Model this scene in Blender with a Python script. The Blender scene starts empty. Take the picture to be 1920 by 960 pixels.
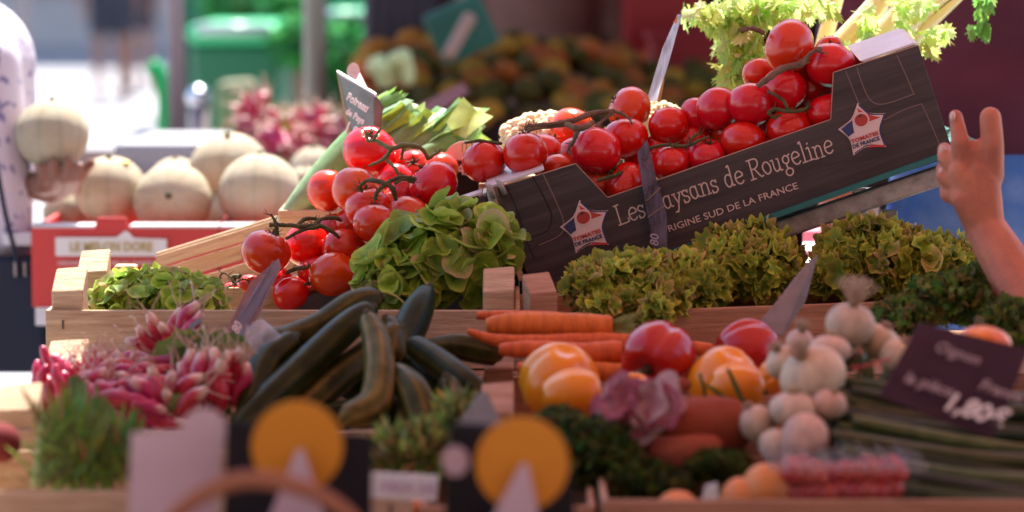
import bpy, math, random
from mathutils import Vector, Matrix, Quaternion, noise
R = math.radians
rnd = random.Random(7)
S = bpy.context.scene
COL = S.collection

# ---------------- camera ----------------
cam_d = bpy.data.cameras.new('camera'); cam = bpy.data.objects.new('camera', cam_d); COL.objects.link(cam)
cam.location = (0, -4, 1.4); cam.rotation_euler = (R(84), 0, 0)
cam_d.sensor_width = 36; cam_d.lens = 105; cam_d.clip_start = 0.05; cam_d.clip_end = 2000
cam_d.dof.use_dof = True; cam_d.dof.focus_distance = 4.0; cam_d.dof.aperture_fstop = 2.95; cam_d.dof.aperture_blades = 0
S.camera = cam
# ---------------- light ----------------
SUN = Vector((0.10, 1.0, 1.75)).normalized()
w = bpy.data.worlds.new('World'); S.world = w; w.use_nodes = True
nt = w.node_tree; bg = nt.nodes['Background']
sky = nt.nodes.new('ShaderNodeTexSky'); sky.sky_type = 'NISHITA'; sky.sun_disc = False
sky.sun_elevation = math.asin(SUN.z); sky.sun_rotation = math.atan2(SUN.x, SUN.y)
nt.links.new(sky.outputs[0], bg.inputs[0]); bg.inputs[1].default_value = 0.13
sd = bpy.data.lights.new('sun', 'SUN'); sd.energy = 5.0; sd.angle = R(0.5); sd.color = (1, .95, .87)
so = bpy.data.objects.new('sun', sd); COL.objects.link(so); so.rotation_mode = 'QUATERNION'
so.rotation_quaternion = SUN.to_track_quat('Z', 'Y'); so.location = (0, 3, 6)
S.view_settings.view_transform = 'Standard'; S.view_settings.look = 'None'
S.view_settings.exposure = 1.63; S.view_settings.gamma = 1
S.render.engine = 'CYCLES'
S.cycles.use_denoising = True; S.cycles.max_bounces = 7; S.cycles.diffuse_bounces = 4; S.cycles.glossy_bounces = 3
S.cycles.transmission_bounces = 5; S.cycles.transparent_max_bounces = 8; S.cycles.caustics_reflective = False; S.cycles.caustics_refractive = False
S.cycles.sample_clamp_indirect = 6

# ---------------- helpers ----------------
A84 = R(84)
def at(px, py, Y):
    xc = (px-960)/5600; yc = -(py-480)/5600
    dy = yc*math.cos(A84)+math.sin(A84); dz = yc*math.sin(A84)-math.cos(A84)
    t = (Y+4)/dy
    return Vector((xc*t, Y, 1.4+dz*t))
def mpp(Y): return (Y+4)/5600
def V(*a): return Vector(a)

MATS = {}
def mat(name, base, rough=.6, spec=.5, vary=.0, col2=None, nscale=20, stretch=(1,1,1), bump=0, bscale=60, sss=0, sssr=(.02,.005,.003), coat=0, trans=0, metal=0, vcol=False, hue=0, thr=(.35,.65), alpha=None, tcol=None, transm=0, emit=0, det=4, brough=.6, hpos=False):
    m = bpy.data.materials.new(name); m.use_nodes = True; n = m.node_tree.nodes; l = m.node_tree.links
    b = n['Principled BSDF']; b.inputs['Roughness'].default_value = rough
    b.inputs['Specular IOR Level'].default_value = spec; b.inputs['Metallic'].default_value = metal
    base = tuple(base)+(1,)
    tc = n.new('ShaderNodeTexCoord'); mp = n.new('ShaderNodeMapping'); mp.inputs['Scale'].default_value = stretch
    l.new(tc.outputs['Object'], mp.inputs['Vector'])
    if vcol:
        at_ = n.new('ShaderNodeVertexColor'); at_.layer_name = 'Col'; cur = at_.outputs['Color']
    else:
        rgb = n.new('ShaderNodeRGB'); rgb.outputs[0].default_value = base; cur = rgb.outputs[0]
    if col2 is not None or vary:
        ns = n.new('ShaderNodeTexNoise'); ns.inputs['Scale'].default_value = nscale; ns.inputs['Detail'].default_value = det; ns.inputs['Roughness'].default_value = brough
        l.new(mp.outputs[0], ns.inputs['Vector'])
        mr = n.new('ShaderNodeMapRange'); mr.inputs[1].default_value = thr[0]; mr.inputs[2].default_value = thr[1]
        l.new(ns.outputs[0], mr.inputs[0])
        mx = n.new('ShaderNodeMix'); mx.data_type = 'RGBA'
        l.new(mr.outputs[0], mx.inputs[0]); l.new(cur, mx.inputs[6])
        if col2 is not None and not vcol: mx.inputs[7].default_value = tuple(col2)+(1,)
        else:
            mu = n.new('ShaderNodeMix'); mu.data_type = 'RGBA'; mu.blend_type = 'MULTIPLY'; mu.inputs[0].default_value = 1
            l.new(cur, mu.inputs[6]); mu.inputs[7].default_value = (tuple(col2)+(1,)) if col2 is not None else (1-vary, 1-vary, 1-vary, 1)
            l.new(mu.outputs[2], mx.inputs[7])
        cur = mx.outputs[2]
    if hue:
        oi = n.new('ShaderNodeObjectInfo'); hs = n.new('ShaderNodeHueSaturation')
        m1 = n.new('ShaderNodeMapRange'); m1.inputs[3].default_value = .5-hue*.06*(0 if hpos else 1); m1.inputs[4].default_value = .5+hue*.06
        m2 = n.new('ShaderNodeMapRange'); m2.inputs[3].default_value = 1-hue*.35; m2.inputs[4].default_value = 1+hue*.25
        l.new(oi.outputs['Random'], m1.inputs[0])
        ml = n.new('ShaderNodeMath'); ml.operation = 'MULTIPLY'; ml.inputs[1].default_value = 7.31
        fr = n.new('ShaderNodeMath'); fr.operation = 'FRACT'
        l.new(oi.outputs['Random'], ml.inputs[0]); l.new(ml.outputs[0], fr.inputs[0]); l.new(fr.outputs[0], m2.inputs[0])
        l.new(m1.outputs[0], hs.inputs['Hue']); l.new(m2.outputs[0], hs.inputs['Value']); l.new(cur, hs.inputs['Color']); cur = hs.outputs[0]
    l.new(cur, b.inputs['Base Color'])
    if sss:
        b.inputs['Subsurface Weight'].default_value = sss; b.inputs['Subsurface Radius'].default_value = sssr; b.inputs['Subsurface Scale'].default_value = 1
    if coat: b.inputs['Coat Weight'].default_value = coat; b.inputs['Coat Roughness'].default_value = .12
    if transm: b.inputs['Transmission Weight'].default_value = transm
    if bump:
        nb = n.new('ShaderNodeTexNoise'); nb.inputs['Scale'].default_value = bscale; nb.inputs['Detail'].default_value = 4
        l.new(mp.outputs[0], nb.inputs['Vector'])
        bp = n.new('ShaderNodeBump'); bp.inputs['Strength'].default_value = bump; bp.inputs['Distance'].default_value = .004
        l.new(nb.outputs[0], bp.inputs['Height']); l.new(bp.outputs[0], b.inputs['Normal'])
    out = n['Material Output']; fin = b.outputs[0]
    if trans:
        t = n.new('ShaderNodeBsdfTranslucent'); ms = n.new('ShaderNodeMixShader'); ms.inputs[0].default_value = trans
        if tcol: t.inputs[0].default_value = tuple(tcol)+(1,)
        else:
            g = n.new('ShaderNodeGamma'); g.inputs[1].default_value = .75; l.new(cur, g.inputs[0]); l.new(g.outputs[0], t.inputs[0])
        l.new(b.outputs[0], ms.inputs[1]); l.new(t.outputs[0], ms.inputs[2]); l.new(ms.outputs[0], out.inputs[0]); fin = ms.outputs[0]
    if alpha is not None:
        tr = n.new('ShaderNodeBsdfTransparent'); ms = n.new('ShaderNodeMixShader'); ms.inputs[0].default_value = alpha
        l.new(tr.outputs[0], ms.inputs[1]); l.new(fin, ms.inputs[2]); l.new(ms.outputs[0], out.inputs[0])
    MATS[name] = m
    return m

class G:
    def __init__(s): s.v = []; s.f = []; s.c = []
    def add(s, vs, fs, col=None):
        o = len(s.v); s.v += [Vector(p) for p in vs]; s.f += [tuple(i+o for i in f) for f in fs]
        if callable(col): s.c += [col(Vector(p)) for p in vs]
        elif isinstance(col, list): s.c += col
        else: s.c += [col or (1, 1, 1)]*len(vs)
    def merge(s, g, M):
        s.add([M @ p for p in g.v], g.f, list(g.c))
    def box(s, c, d, M=None, col=None, jit=0):
        x, y, z = [k/2 for k in d]; c = Vector(c)
        vs = [c+Vector((a*x, b*y, e*z)) for a in (-1, 1) for b in (-1, 1) for e in (-1, 1)]
        if jit: vs = [p+Vector((rnd.uniform(-jit, jit), rnd.uniform(-jit, jit), rnd.uniform(-jit, jit))) for p in vs]
        if M is not None: vs = [M @ p for p in vs]
        s.add(vs, [(0,1,3,2),(4,6,7,5),(0,4,5,1),(2,3,7,6),(0,2,6,4),(1,5,7,3)], col)
    def prism(s, pts, y0, y1, M=None, col=None):   # polygon in (x,z), extruded in y
        n = len(pts)
        vs = [Vector((x, y0, z)) for x, z in pts]+[Vector((x, y1, z)) for x, z in pts]
        if M is not None: vs = [M @ p for p in vs]
        s.add(vs, [tuple(range(n)), tuple(range(2*n-1, n-1, -1))]+[(i, i+n, (i+1) % n+n, (i+1) % n) for i in range(n)], col)
    def tube(s, pts, rad, n=8, col=None, cap=True, ridge=None, flat=1.0):
        pts = [Vector(p) for p in pts]; m = len(pts)
        if not isinstance(rad, (list, tuple)): rad = [rad]*m
        t0 = (pts[1]-pts[0]).normalized()
        ref = Vector((0, 0, 1)) if abs(t0.z) < .9 else Vector((1, 0, 0))
        u = t0.cross(ref).normalized(); vs = []; cs = []
        for i, p in enumerate(pts):
            t = (pts[min(i+1, m-1)]-pts[max(i-1, 0)]).normalized()
            u = (u-t*u.dot(t)).normalized(); w_ = t.cross(u)
            for k in range(n):
                a = 2*math.pi*k/n; r = rad[i]
                if ridge: r *= ridge(a, i/(m-1))
                vs.append(p+u*(math.cos(a)*r)+w_*(math.sin(a)*r*flat))
                if callable(col): cs.append(col(i/(m-1), a))
        fs = [(i*n+k, i*n+(k+1) % n, (i+1)*n+(k+1) % n, (i+1)*n+k) for i in range(m-1) for k in range(n)]
        if cap: fs += [tuple(range(n-1, -1, -1)), tuple(range((m-1)*n, m*n))]
        s.add(vs, fs, cs if callable(col) else col)
    def ball(s, c, r, M=None, nu=16, nv=10, fn=None, col=None):
        c = Vector(c); r = Vector((r, r, r)) if not hasattr(r, '__len__') else Vector(r)
        vs = [Vector((0, 0, 1))]; 
        for i in range(1, nv):
            th = math.pi*i/nv
            for k in range(nu):
                a = 2*math.pi*k/nu; vs.append(Vector((math.sin(th)*math.cos(a), math.sin(th)*math.sin(a), math.cos(th))))
        vs.append(Vector((0, 0, -1)))
        cs = [col(p) for p in vs] if callable(col) else col
        if fn: vs = [fn(p) for p in vs]
        vs = [Vector((p.x*r.x, p.y*r.y, p.z*r.z)) for p in vs]
        if M is not None: vs = [M @ p for p in vs]
        vs = [p+c for p in vs]
        fs = [(0, 1+k, 1+(k+1) % nu) for k in range(nu)]
        for i in range(nv-2):
            a = 1+i*nu; fs += [(a+k, a+nu+k, a+nu+(k+1) % nu, a+(k+1) % nu) for k in range(nu)]
        e = len(vs)-1; a = 1+(nv-2)*nu; fs += [(e, a+(k+1) % nu, a+k) for k in range(nu)]
        s.add(vs, fs, cs)
    def mesh(s, name, material, smooth=True):
        me = bpy.data.meshes.new(name); me.from_pydata([tuple(p) for p in s.v], [], s.f)
        if any(c != (1, 1, 1) for c in s.c):
            ca = me.color_attributes.new('Col', 'FLOAT_COLOR', 'POINT')
            ca.data.foreach_set('color', [x for c in s.c for x in (c[0], c[1], c[2], 1)])
        if smooth: me.polygons.foreach_set('use_smooth', [True]*len(me.polygons))
        me.materials.append(material); me.update(); return me

WM = {}
def props(o, label=None, cat=None, group=None, kind=None):
    if label: o['label'] = label
    if cat: o['category'] = cat
    if group: o['group'] = group
    if kind: o['kind'] = kind
    return o
def link(o, M=None, parent=None):
    COL.objects.link(o)
    if parent is not None: o.parent = parent
    if M is not None: o.matrix_basis = M
    return o
def thing(name, label, cat, M=None, group=None):
    o = bpy.data.objects.new(name, None); o.empty_display_size = .05
    if M is None: M = Matrix.Identity(4)
    if isinstance(M, Vector): M = Matrix.Translation(M)
    link(o, M); WM[o.name] = M
    return props(o, label, cat, group)
def build(g, name, material, parent=None, smooth=True, bevel=0, world=True, label=None, cat=None, group=None, kind=None, auto=None, segs=2):
    """g authored in world coordinates; the object's origin goes to the base of its mesh"""
    if parent is not None:
        if world:
            Mi = WM[parent.name].inverted(); g.v = [Mi @ p for p in g.v]
        me = g.mesh(name, material, smooth); o = bpy.data.objects.new(name, me); link(o, None, parent)
        WM[o.name] = WM.get(parent.name, Matrix.Identity(4))
    else:
        xs = [p.x for p in g.v]; ys = [p.y for p in g.v]; zs = [p.z for p in g.v]
        c = Vector(((min(xs)+max(xs))/2, (min(ys)+max(ys))/2, min(zs)))
        g.v = [p-c for p in g.v]
        me = g.mesh(name, material, smooth); o = bpy.data.objects.new(name, me); M = Matrix.Translation(c); link(o, M); WM[o.name] = M
    if bevel:
        b = o.modifiers.new('bevel', 'BEVEL'); b.width = bevel; b.segments = segs; b.limit_method = 'ANGLE'; b.angle_limit = R(40)
        if smooth is False:
            pass
    return props(o, label, cat, group, kind)
def copy_tree(o, M=None, parent=None):
    c = o.copy(); COL.objects.link(c)
    if parent is not None: c.parent = parent
    if M is not None: c.matrix_basis = M; WM[c.name] = M
    for ch in list(o.children): copy_tree(ch, None, c)
    return c
def remesh(g, name, material, voxel, smooth_it=4):
    me = g.mesh('tmp', material); o = bpy.data.objects.new('tmp', me); COL.objects.link(o)
    m = o.modifiers.new('r', 'REMESH'); m.mode = 'VOXEL'; m.voxel_size = voxel; m.use_smooth_shade = True
    if smooth_it: s_ = o.modifiers.new('s', 'SMOOTH'); s_.iterations = smooth_it; s_.factor = .5
    dg = bpy.context.evaluated_depsgraph_get(); out = bpy.data.meshes.new_from_object(o.evaluated_get(dg))
    out.name = name; out.materials.clear(); out.materials.append(material)
    out.polygons.foreach_set('use_smooth', [True]*len(out.polygons))
    bpy.data.objects.remove(o); return out
def mesh_to_g(me):
    g = G(); g.add([v.co.copy() for v in me.vertices], [tuple(p.vertices) for p in me.polygons]); return g
def text_g(body, size, M, shear=0, bold=0, extr=.0004, align='LEFT', width=None):
    """lettering as thin solid mesh: text lies in local XZ plane facing -Y"""
    cu = bpy.data.curves.new('t', 'FONT'); cu.body = body; cu.size = size; cu.extrude = extr; cu.shear = shear; cu.offset = bold
    cu.align_x = align; cu.resolution_u = 3
    o = bpy.data.objects.new('t', cu); COL.objects.link(o)
    dg = bpy.context.evaluated_depsgraph_get(); me = bpy.data.meshes.new_from_object(o.evaluated_get(dg))
    g = G(); sc = 1
    if width:
        xs = [v.co.x for v in me.vertices]; sc = width/(max(xs)-min(xs))
    g.add([M @ Vector((v.co.x*sc, -v.co.z, v.co.y)) for v in me.vertices], [tuple(p.vertices) for p in me.polygons])
    bpy.data.objects.remove(o); bpy.data.meshes.remove(me); return g
def spline(P, n=6):
    """Catmull-Rom through tuples"""
    P = [tuple(p) for p in P]; out = []
    for i in range(len(P)-1):
        a = P[max(i-1, 0)]; b = P[i]; c = P[i+1]; d = P[min(i+2, len(P)-1)]
        for k in range(n):
            t = k/n; out.append(tuple(.5*((2*b[j])+(-a[j]+c[j])*t+(2*a[j]-5*b[j]+4*c[j]-d[j])*t*t+(-a[j]+3*b[j]-3*c[j]+d[j])*t**3) for j in range(len(b))))
    out.append(P[-1]); return out
def ptube(g, P, n=10, seg=6, **kw):
    """tube through (px,py,Y,rpx) stations"""
    q = spline(P, seg)
    g.tube([at(a[0], a[1], a[2]) for a in q], [max(a[3], .2)*mpp(a[2]) for a in q], n, **kw)
def frame(z, x=None):
    z = Vector(z).normalized(); x = Vector(x) if x is not None else (Vector((0, 0, 1)) if abs(z.z) < .9 else Vector((1, 0, 0)))
    x = (x-z*x.dot(z)).normalized(); y = z.cross(x)
    return Matrix((x, y, z)).transposed().to_4x4()
def TM(loc, rot=None, s=1):
    M = Matrix.Translation(loc)
    if rot is not None: M = M @ rot
    if s != 1: M = M @ (Matrix.Scale(s, 4) if not hasattr(s, '__len__') else Matrix.Diagonal((*s, 1)))
    return M

# ---------------- materials ----------------
WOOD = mat('poplar_wood', (.60, .43, .28), .8, .2, col2=(.34, .21, .12), nscale=9, stretch=(1.5, 6, 22), bump=.6, bscale=40, thr=(.38, .78), det=7)
WOODR = mat('reddish_poplar_wood', (.50, .28, .18), .8, .2, col2=(.28, .14, .08), nscale=9, stretch=(1.5, 6, 22), bump=.35, bscale=40, thr=(.3, .75))
STAPLE = mat('staple', (.08, .06, .06), .4, metal=.8)
TOM = mat('tomato_skin', (.66, .016, .003), .21, .48, col2=(.58, .036, .005), nscale=16, sss=.18, sssr=(.012, .003, .002), coat=.25, hue=.16, bump=.05, bscale=260)
VINE = mat('vine_green', (.10, .095, .03), .7, .3, col2=(.06, .035, .02), nscale=60, bump=.4, bscale=300)
CARTON = mat('woodgrain_print_card', (.088, .070, .068), .65, .25, col2=(.036, .028, .028), nscale=4, stretch=(.8, 3, 17), thr=(.34, .68), det=9, brough=.7)
CARDW = mat('pale_card', (.72, .72, .74), .35, .5, vary=.15)
CARDB = mat('raw_card_edge', (.45, .27, .2), .8)
INK_W = mat('cream_ink', (.62, .47, .42), .6)
INK_R = mat('red_ink', (.52, .045, .04), .5)
INK_B = mat('navy_ink', (.03, .04, .12), .5)
BADGE = mat('badge_white', (.72, .55, .53), .5)
LEAF = mat('lettuce_leaf', (1, 1, 1), .5, .25, vcol=True, vary=.35, nscale=45, trans=.28, bump=.35, bscale=160)
FRIS = mat('frilly_leaf', (1, 1, 1), .55, .2, vcol=True, vary=.3, nscale=50, trans=.28, bump=.3, bscale=200)
HERB = mat('herb_leaf', (1, 1, 1), .7, .12, vcol=True, trans=.3)
CEL = mat('celery_leaf', (1, 1, 1), .45, .4, vcol=True, trans=.6)
CELS = mat('celery_stalk', (.84, .76, .42), .4, .4, col2=(.84, .80, .56), nscale=12, stretch=(1, 1, 1), sss=.3, sssr=(.02, .02, .008))
LEEK = mat('leek_leaf', (1, 1, 1), .4, .45, vcol=True, vary=.25, nscale=60, trans=.25)
CAUL = mat('cauliflower_curd', (.80, .66, .45), .8, .2, sss=.3, sssr=(.01, .008, .004), bump=.6, bscale=300)
MEL = mat('melon_rind', (1, 1, 1), .75, .2, vcol=True, vary=.3, nscale=22, stretch=(1, 1, 1), bump=.7, bscale=60, det=8, brough=.75)
REDC = mat('red_carton', (.60, .055, .05), .5, .4, vary=.12, nscale=5)
WHITE = mat('white_print', (.75, .75, .74), .5)
GOLD = mat('gold_ink', (.5, .38, .12), .5)
CUKE = mat('cucumber_skin', (1, 1, 1), .40, .07, vcol=True, vary=.55, nscale=34, stretch=(1, 1, 1), bump=.12, bscale=150, coat=.06)
CARR = mat('carrot_skin', (.70, .16, .03), .6, .25, col2=(.50, .10, .02), nscale=9, stretch=(14, 3, 3), bump=.6, bscale=30, thr=(.42, .7), hue=.2)
RAD = mat('radish_skin', (1, 1, 1), .32, .45, vcol=True, vary=.2, nscale=90, hue=.25)
PEPR = mat('red_pepper_skin', (.42, .010, .010), .2, .4, coat=.15)
PEPY = mat('yellow_pepper_skin', (.80, .30, .010), .22, .4, coat=.15, col2=(.78, .22, .01), nscale=8)
ONI = mat('onion_skin', (1, 1, 1), .5, .25, vcol=True, hue=.35, vary=.3, nscale=40, bump=.25, bscale=60, sss=.15, sssr=(.01, .006, .004))
SLATE = mat('slate_panel', (.018, .014, .018), .7, .2, vary=.3, nscale=12)
PLUMB = mat('plum_slate', (.055, .020, .034), .7, .2, vary=.3, nscale=12)
PINKP = mat('pink_grey_panel', (.60, .42, .45), .8, .1, vary=.08)
AMBER = mat('amber_disc', (.66, .24, .02), .6, .2, vary=.08)
CHALK = mat('chalk', (.70, .60, .58), .8)
CLEAR = mat('clear_plastic', (.3, .3, .3), .06, .8, alpha=.05)
CLEAR2 = mat('scuffed_plastic', (.80, .84, .90), .12, .8, trans=.5, alpha=.8, col2=(.42, .42, .50), nscale=30, stretch=(3, 3, .6))
GALV = mat('galvanised_steel', (.44, .40, .37), .6, .4, metal=.15, col2=(.24, .21, .19), nscale=50, bump=.3)
TEAL = mat('teal_sheet', (.02, .16, .15), .5)
MAUVEPOLE = mat('painted_pole', (.30, .24, .25), .5)
OLIVEPOLE = mat('worn_pole', (.30, .28, .22), .5)
SKIN = mat('light_skin', (.52, .20, .12), .6, .25, sss=.2, sssr=(.008, .003, .002), col2=(.40, .14, .09), nscale=18, bump=.3, bscale=200)
SKIND = mat('brown_skin', (.24, .11, .075), .45, .4, sss=.2, sssr=(.008, .003, .002))
PLUM = mat('plum_jersey', (.085, .022, .045), .85, .2, vary=.2, nscale=10)
JEANS = mat('blue_denim', (.06, .17, .48), .9, .1, col2=(.22, .36, .66), nscale=7, thr=(.45, .8), bump=.3, bscale=500)
BLOUSE = mat('blouse_cotton', (.62, .56, .63), .85, .2, col2=(.22, .20, .36), nscale=34, thr=(.57, .62), det=2, bump=.3, bscale=12)
NAVY = mat('navy_canvas', (.02, .025, .045), .8, .3, bump=.2, bscale=300)
DUSTY = mat('dusty_pink_cloth', (.22, .11, .09), .85, .2, vary=.3, nscale=7)
HAIRM = mat('brown_hair', (.05, .03, .02), .6, bump=.6, bscale=120, stretch=(6, 6, 1))
# ================= SETTING =================
PAVE = mat('street_paving', (.33, .32, .33), .85, .3, col2=(.27, .26, .28), nscale=1.2, bump=.3, bscale=30)
DKGREY = mat('dark_blue_grey', (.075, .08, .10), .85, .3, vary=.3, nscale=3)
PLAST = mat('shaded_render', (.62, .52, .48), .9, .1, col2=(.50, .41, .38), nscale=.7)
g = G(); g.add([(-90, -25, 0), (90, -25, 0), (90, 160, 0), (-90, 160, 0)], [(0, 1, 2, 3)]); build(g, 'ground', PAVE, kind='structure')
# dark strip painting in the shadow that lies across the pale street
g = G(); y0 = 21.5; g.box((-6.6, 19.0, .0), (8.0, 1.1, .012)); build(g, 'shadow_band', DKGREY, kind='structure')

FAB = mat('awning_fabric', (.60, .32, .28), .9, .1, trans=.52, tcol=(.80, .50, .44))
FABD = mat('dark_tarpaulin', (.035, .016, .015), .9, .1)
POLE = mat('awning_tube', (.5, .5, .5), .4, metal=.6)
def off(x, y, z=.93, zt=2.3):
    k = (zt-z)/SUN.z; return (x+SUN.x*k, y+SUN.y*k, zt)
aw = thing('market_awning', 'salmon red fabric awning on steel poles shading the vegetable stall', 'awning', V(1.35, .95, 0))
P = [off(-.51, -3.2), off(-.51, -.14), off(-.40, -.02), off(.0, .05), off(.25, .0), off(.35, -.03), off(2.0, -.03), off(2.0, -3.2)]
g = G(); n = len(P); g.add([V(*p) for p in P]+[V(*p)+V(0, 0, .004) for p in P], [tuple(range(n)), tuple(range(2*n-1, n-1, -1))]+[(i, (i+1) % n, (i+1) % n+n, i+n) for i in range(n)]); build(g, 'canopy', FAB, aw, smooth=False)
for (x, y) in ((1.45, .6), (1.9, -2.5)):
    g = G(); g.tube([V(x, y, 0), V(x, y, 2.3)], .02, 10); build(g, 'pole', POLE, aw)

# building behind the photographer: unseen, added to block front sky and shape the fill
OCH = mat('ochre_render', (.11, .075, .055), .9, .1, vary=.1, nscale=1)
bb = thing('building', 'unseen ochre house added behind the camera to block sky light', 'building', V(0, -12, 0))
g = G(); g.box((0, -13.5, 5.5), (34, 3, 11)); build(g, 'wall', OCH, bb, smooth=False)
g = G(); g.box((0, -13.4, 11.15), (34.6, 3.6, .3)); build(g, 'roof', OCH, bb, smooth=False)
for x in range(-12, 13, 4):
    for z in (2, 5.6):
        g = G(); g.box((x, -11.97, z), (1.2, .1, 1.8)); build(g, 'window', DKGREY, bb, smooth=False)
# far building wall and a neighbour
bl = thing('building', 'grey rendered building far across the sunlit street', 'building', V(-6, 36, 0))
g = G(); g.box((-8, 37.5, 5), (26, 3, 10)); build(g, 'wall', PLAST, bl, smooth=False)
SHUT = mat('shutter_paint', (.33, .16, .11), .7); GLS = mat('dark_glass', (.03, .04, .05), .1)
for x in (-13, -9.6, -6.2, -2.6, 1.2):
    for z in (1.6, 5.2):
        g = G(); g.box((x, 35.98, z), (1.1, .1, 1.7)); wn = build(g, 'window', SHUT, bl, smooth=False)
        g = G(); g.box((x, 35.92, z), (.9, .04, 1.5)); build(g, 'pane', GLS, wn, smooth=False)
g = G(); g.box((-8, 37.2, 10.15), (26.6, 4.2, .3)); build(g, 'roof', SHUT, bl, smooth=False)

# ================= PEOPLE =================
def capsule(g, a, b, ra, rb, n=12):
    a = Vector(a); b = Vector(b)
    m = 7; pts = []; rad = []
    d = (b-a); L = d.length; d = d/L
    for i in range(m): 
        t = math.pi/2*(1-i/(m-1)); pts.append(a-d*ra*math.sin(t)); rad.append(max(ra*math.cos(t), ra*.05))
    for i in range(1, 5): pts.append(a+d*L*i/5); rad.append(ra+(rb-ra)*i/5)
    for i in range(m):
        t = math.pi/2*i/(m-1); pts.append(b+d*rb*math.sin(t)); rad.append(max(rb*math.cos(t), rb*.05))
    g.tube(pts, rad, n)
def person_parts(M, h=1.7, larm=None, rarm=None, legs=None, hem=.98):
    """returns dict of G for body, shirt, trousers, hair in world coordinates. arms given as world points (elbow, wrist) or None"""
    k = h/1.7
    def W(x, y, z): return M @ Vector((x*k, y*k, z*k))
    b, s, t, hr = G(), G(), G(), G()
    Ms = M.to_3x3().to_4x4()
    def ell(gg, x, y, z, rx, ry, rz): gg.ball(W(x, y, z), (rx*k, ry*k, rz*k), Ms, 20, 14)
    # head and face (faces local -Y)
    ell(b, 0, 0, 1.60, .075, .092, .108); ell(b, 0, -.035, 1.55, .055, .06, .06)
    capsule(b, W(0, -.092, 1.60), W(0, -.108, 1.575), .010*k, .015*k); ell(b, 0, -.093, 1.538, .024, .010, .008)
    for sx in (-1, 1): ell(b, sx*.078, .01, 1.59, .012, .022, .03); ell(b, sx*.03, -.083, 1.613, .016, .010, .009)
    capsule(b, W(0, .015, 1.40), W(0, 0, 1.54), .058*k, .052*k)
    ell(hr, 0, .018, 1.635, .084, .098, .092); ell(hr, 0, .06, 1.57, .07, .06, .08)
    # trunk
    for gg, e in ((b, 0), (s, .012)):
        ell(gg, 0, 0, 1.28, .165+e, .10+e, .17+e); ell(gg, 0, 0, 1.10, .14+e, .095+e, .16+e)
        for sx in (-1, 1): capsule(gg, W(sx*.05, .01, 1.40), W(sx*.165, .01, 1.365), (.05+e)*k, (.055+e)*k)
    ell(s, 0, 0, hem, .168, .118, .11); ell(t, 0, .003, .96, .163, .112, .13)
    ell(b, 0, .005, .93, .155, .10, .11); ell(t, 0, .005, .92, .165, .112, .11)
    for sx in (-1, 1):
        hip = W(sx*.085, 0, .88); kn, an = (W(sx*.095, -.01, .48), W(sx*.10, .02, .09)) if legs is None else legs[0 if sx < 0 else 1]
        capsule(b, hip, kn, .078*k, .052*k); capsule(b, kn, an, .052*k, .036*k)
        toe = Vector(an)+(M.to_3x3() @ Vector((sx*.02, -.15, -.05)))*k; capsule(b, Vector(an)+V(0, 0, -.045*k), toe, .038*k, .03*k)
        capsule(t, hip, kn, .094*k, .068*k); capsule(t, kn, Vector(an)+V(0, 0, .02), .068*k, .06*k)
    for sx, arm in ((-1, larm), (1, rarm)):
        sh = W(sx*.185, .01, 1.35)
        if arm is None: el, wr = W(sx*.235, .02, 1.08), W(sx*.24, -.05, .84)
        else: el, wr = Vector(arm[0]), Vector(arm[1])
        capsule(b, sh, el, .048*k, .038*k); capsule(b, el, wr, .040*k, .027*k)
        capsule(s, sh, sh+(el-sh)*.62, .064*k, .060*k)
        if arm is None: hand(b, wr, (wr-el).normalized(), M.to_3x3() @ Vector((sx, 0, 0)), k)
    return dict(body=b, shirt=s, trousers=t, hair=hr)
def hand(g, wr, d, side, k=1.0):
    """relaxed hand: palm and five separate bent fingers. d=pointing direction, side=back-of-hand normal"""
    n = Vector(side); n = (n-d*n.dot(d)).normalized(); u = d.cross(n)
    for q in (-.026, -.009, .009, .026): capsule(g, wr+u*q*.6*k, wr+d*.085*k+u*q*k, .014*k, .0115*k, 8)
    for q, L in ((-.028, .07), (-.009, .078), (.010, .074), (.028, .06)):
        a = wr+d*.085*k+u*q*k; b1 = a+(d-n*.15).normalized()*L*.5*k; c = b1+(d-n*.7).normalized()*L*.5*k
        capsule(g, a, b1, .0095*k, .0085*k, 8); capsule(g, b1, c, .0085*k, .007*k, 8)
    a = wr+d*.02*k-u*.025*k; b1 = a+(d*.6-u*.75-n*.2).normalized()*.042*k; c = b1+(d*.9-u*.25-n*.3).normalized()*.032*k
    capsule(g, a, b1, .014*k, .011*k, 8); capsule(g, b1, c, .011*k, .009*k, 8)
def place_mesh(me, M, name, parent, **kw):
    Mi = WM[parent.name].inverted(); me.transform(Mi)
    me.name = name; o = bpy.data.objects.new(name, me); link(o, None, parent); return props(o, **kw)
NAIL = mat('fingernail', (.62, .42, .36), .25, .5)
def make_person(label, loc, h, rz, mats, voxel=.006, extra=None, skip_tr=False, **kw):
    M = TM(Vector(loc), Matrix.Rotation(rz, 4, 'Z'))
    root = thing('person', label, 'person', M)
    p = person_parts(M, h, **kw)
    if extra: extra(p)
    place_mesh(remesh(p['body'], 'body', mats[0], voxel, 3), M, 'body', root)
    place_mesh(remesh(p['shirt'], 'shirt', mats[1], voxel*1.3, 8), M, 'shirt', root)
    place_mesh(remesh(p['trousers'], 'trousers', mats[2], voxel*1.3, 8), M, 'trousers', root)
    place_mesh(remesh(p['hair'], 'hair', HAIRM, voxel*1.3, 3), M, 'hair', root)
    for nc in p.get('nails', ()):
        g = G(); g.ball(nc[0], nc[1], None, 12, 8); build(g, 'fingernail', NAIL, root)
    if 'shoes' in p: place_mesh(remesh(p['shoes'], 'shoes', NAVY, voxel*1.3, 3), M, 'shoes', root)
    return root

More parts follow.
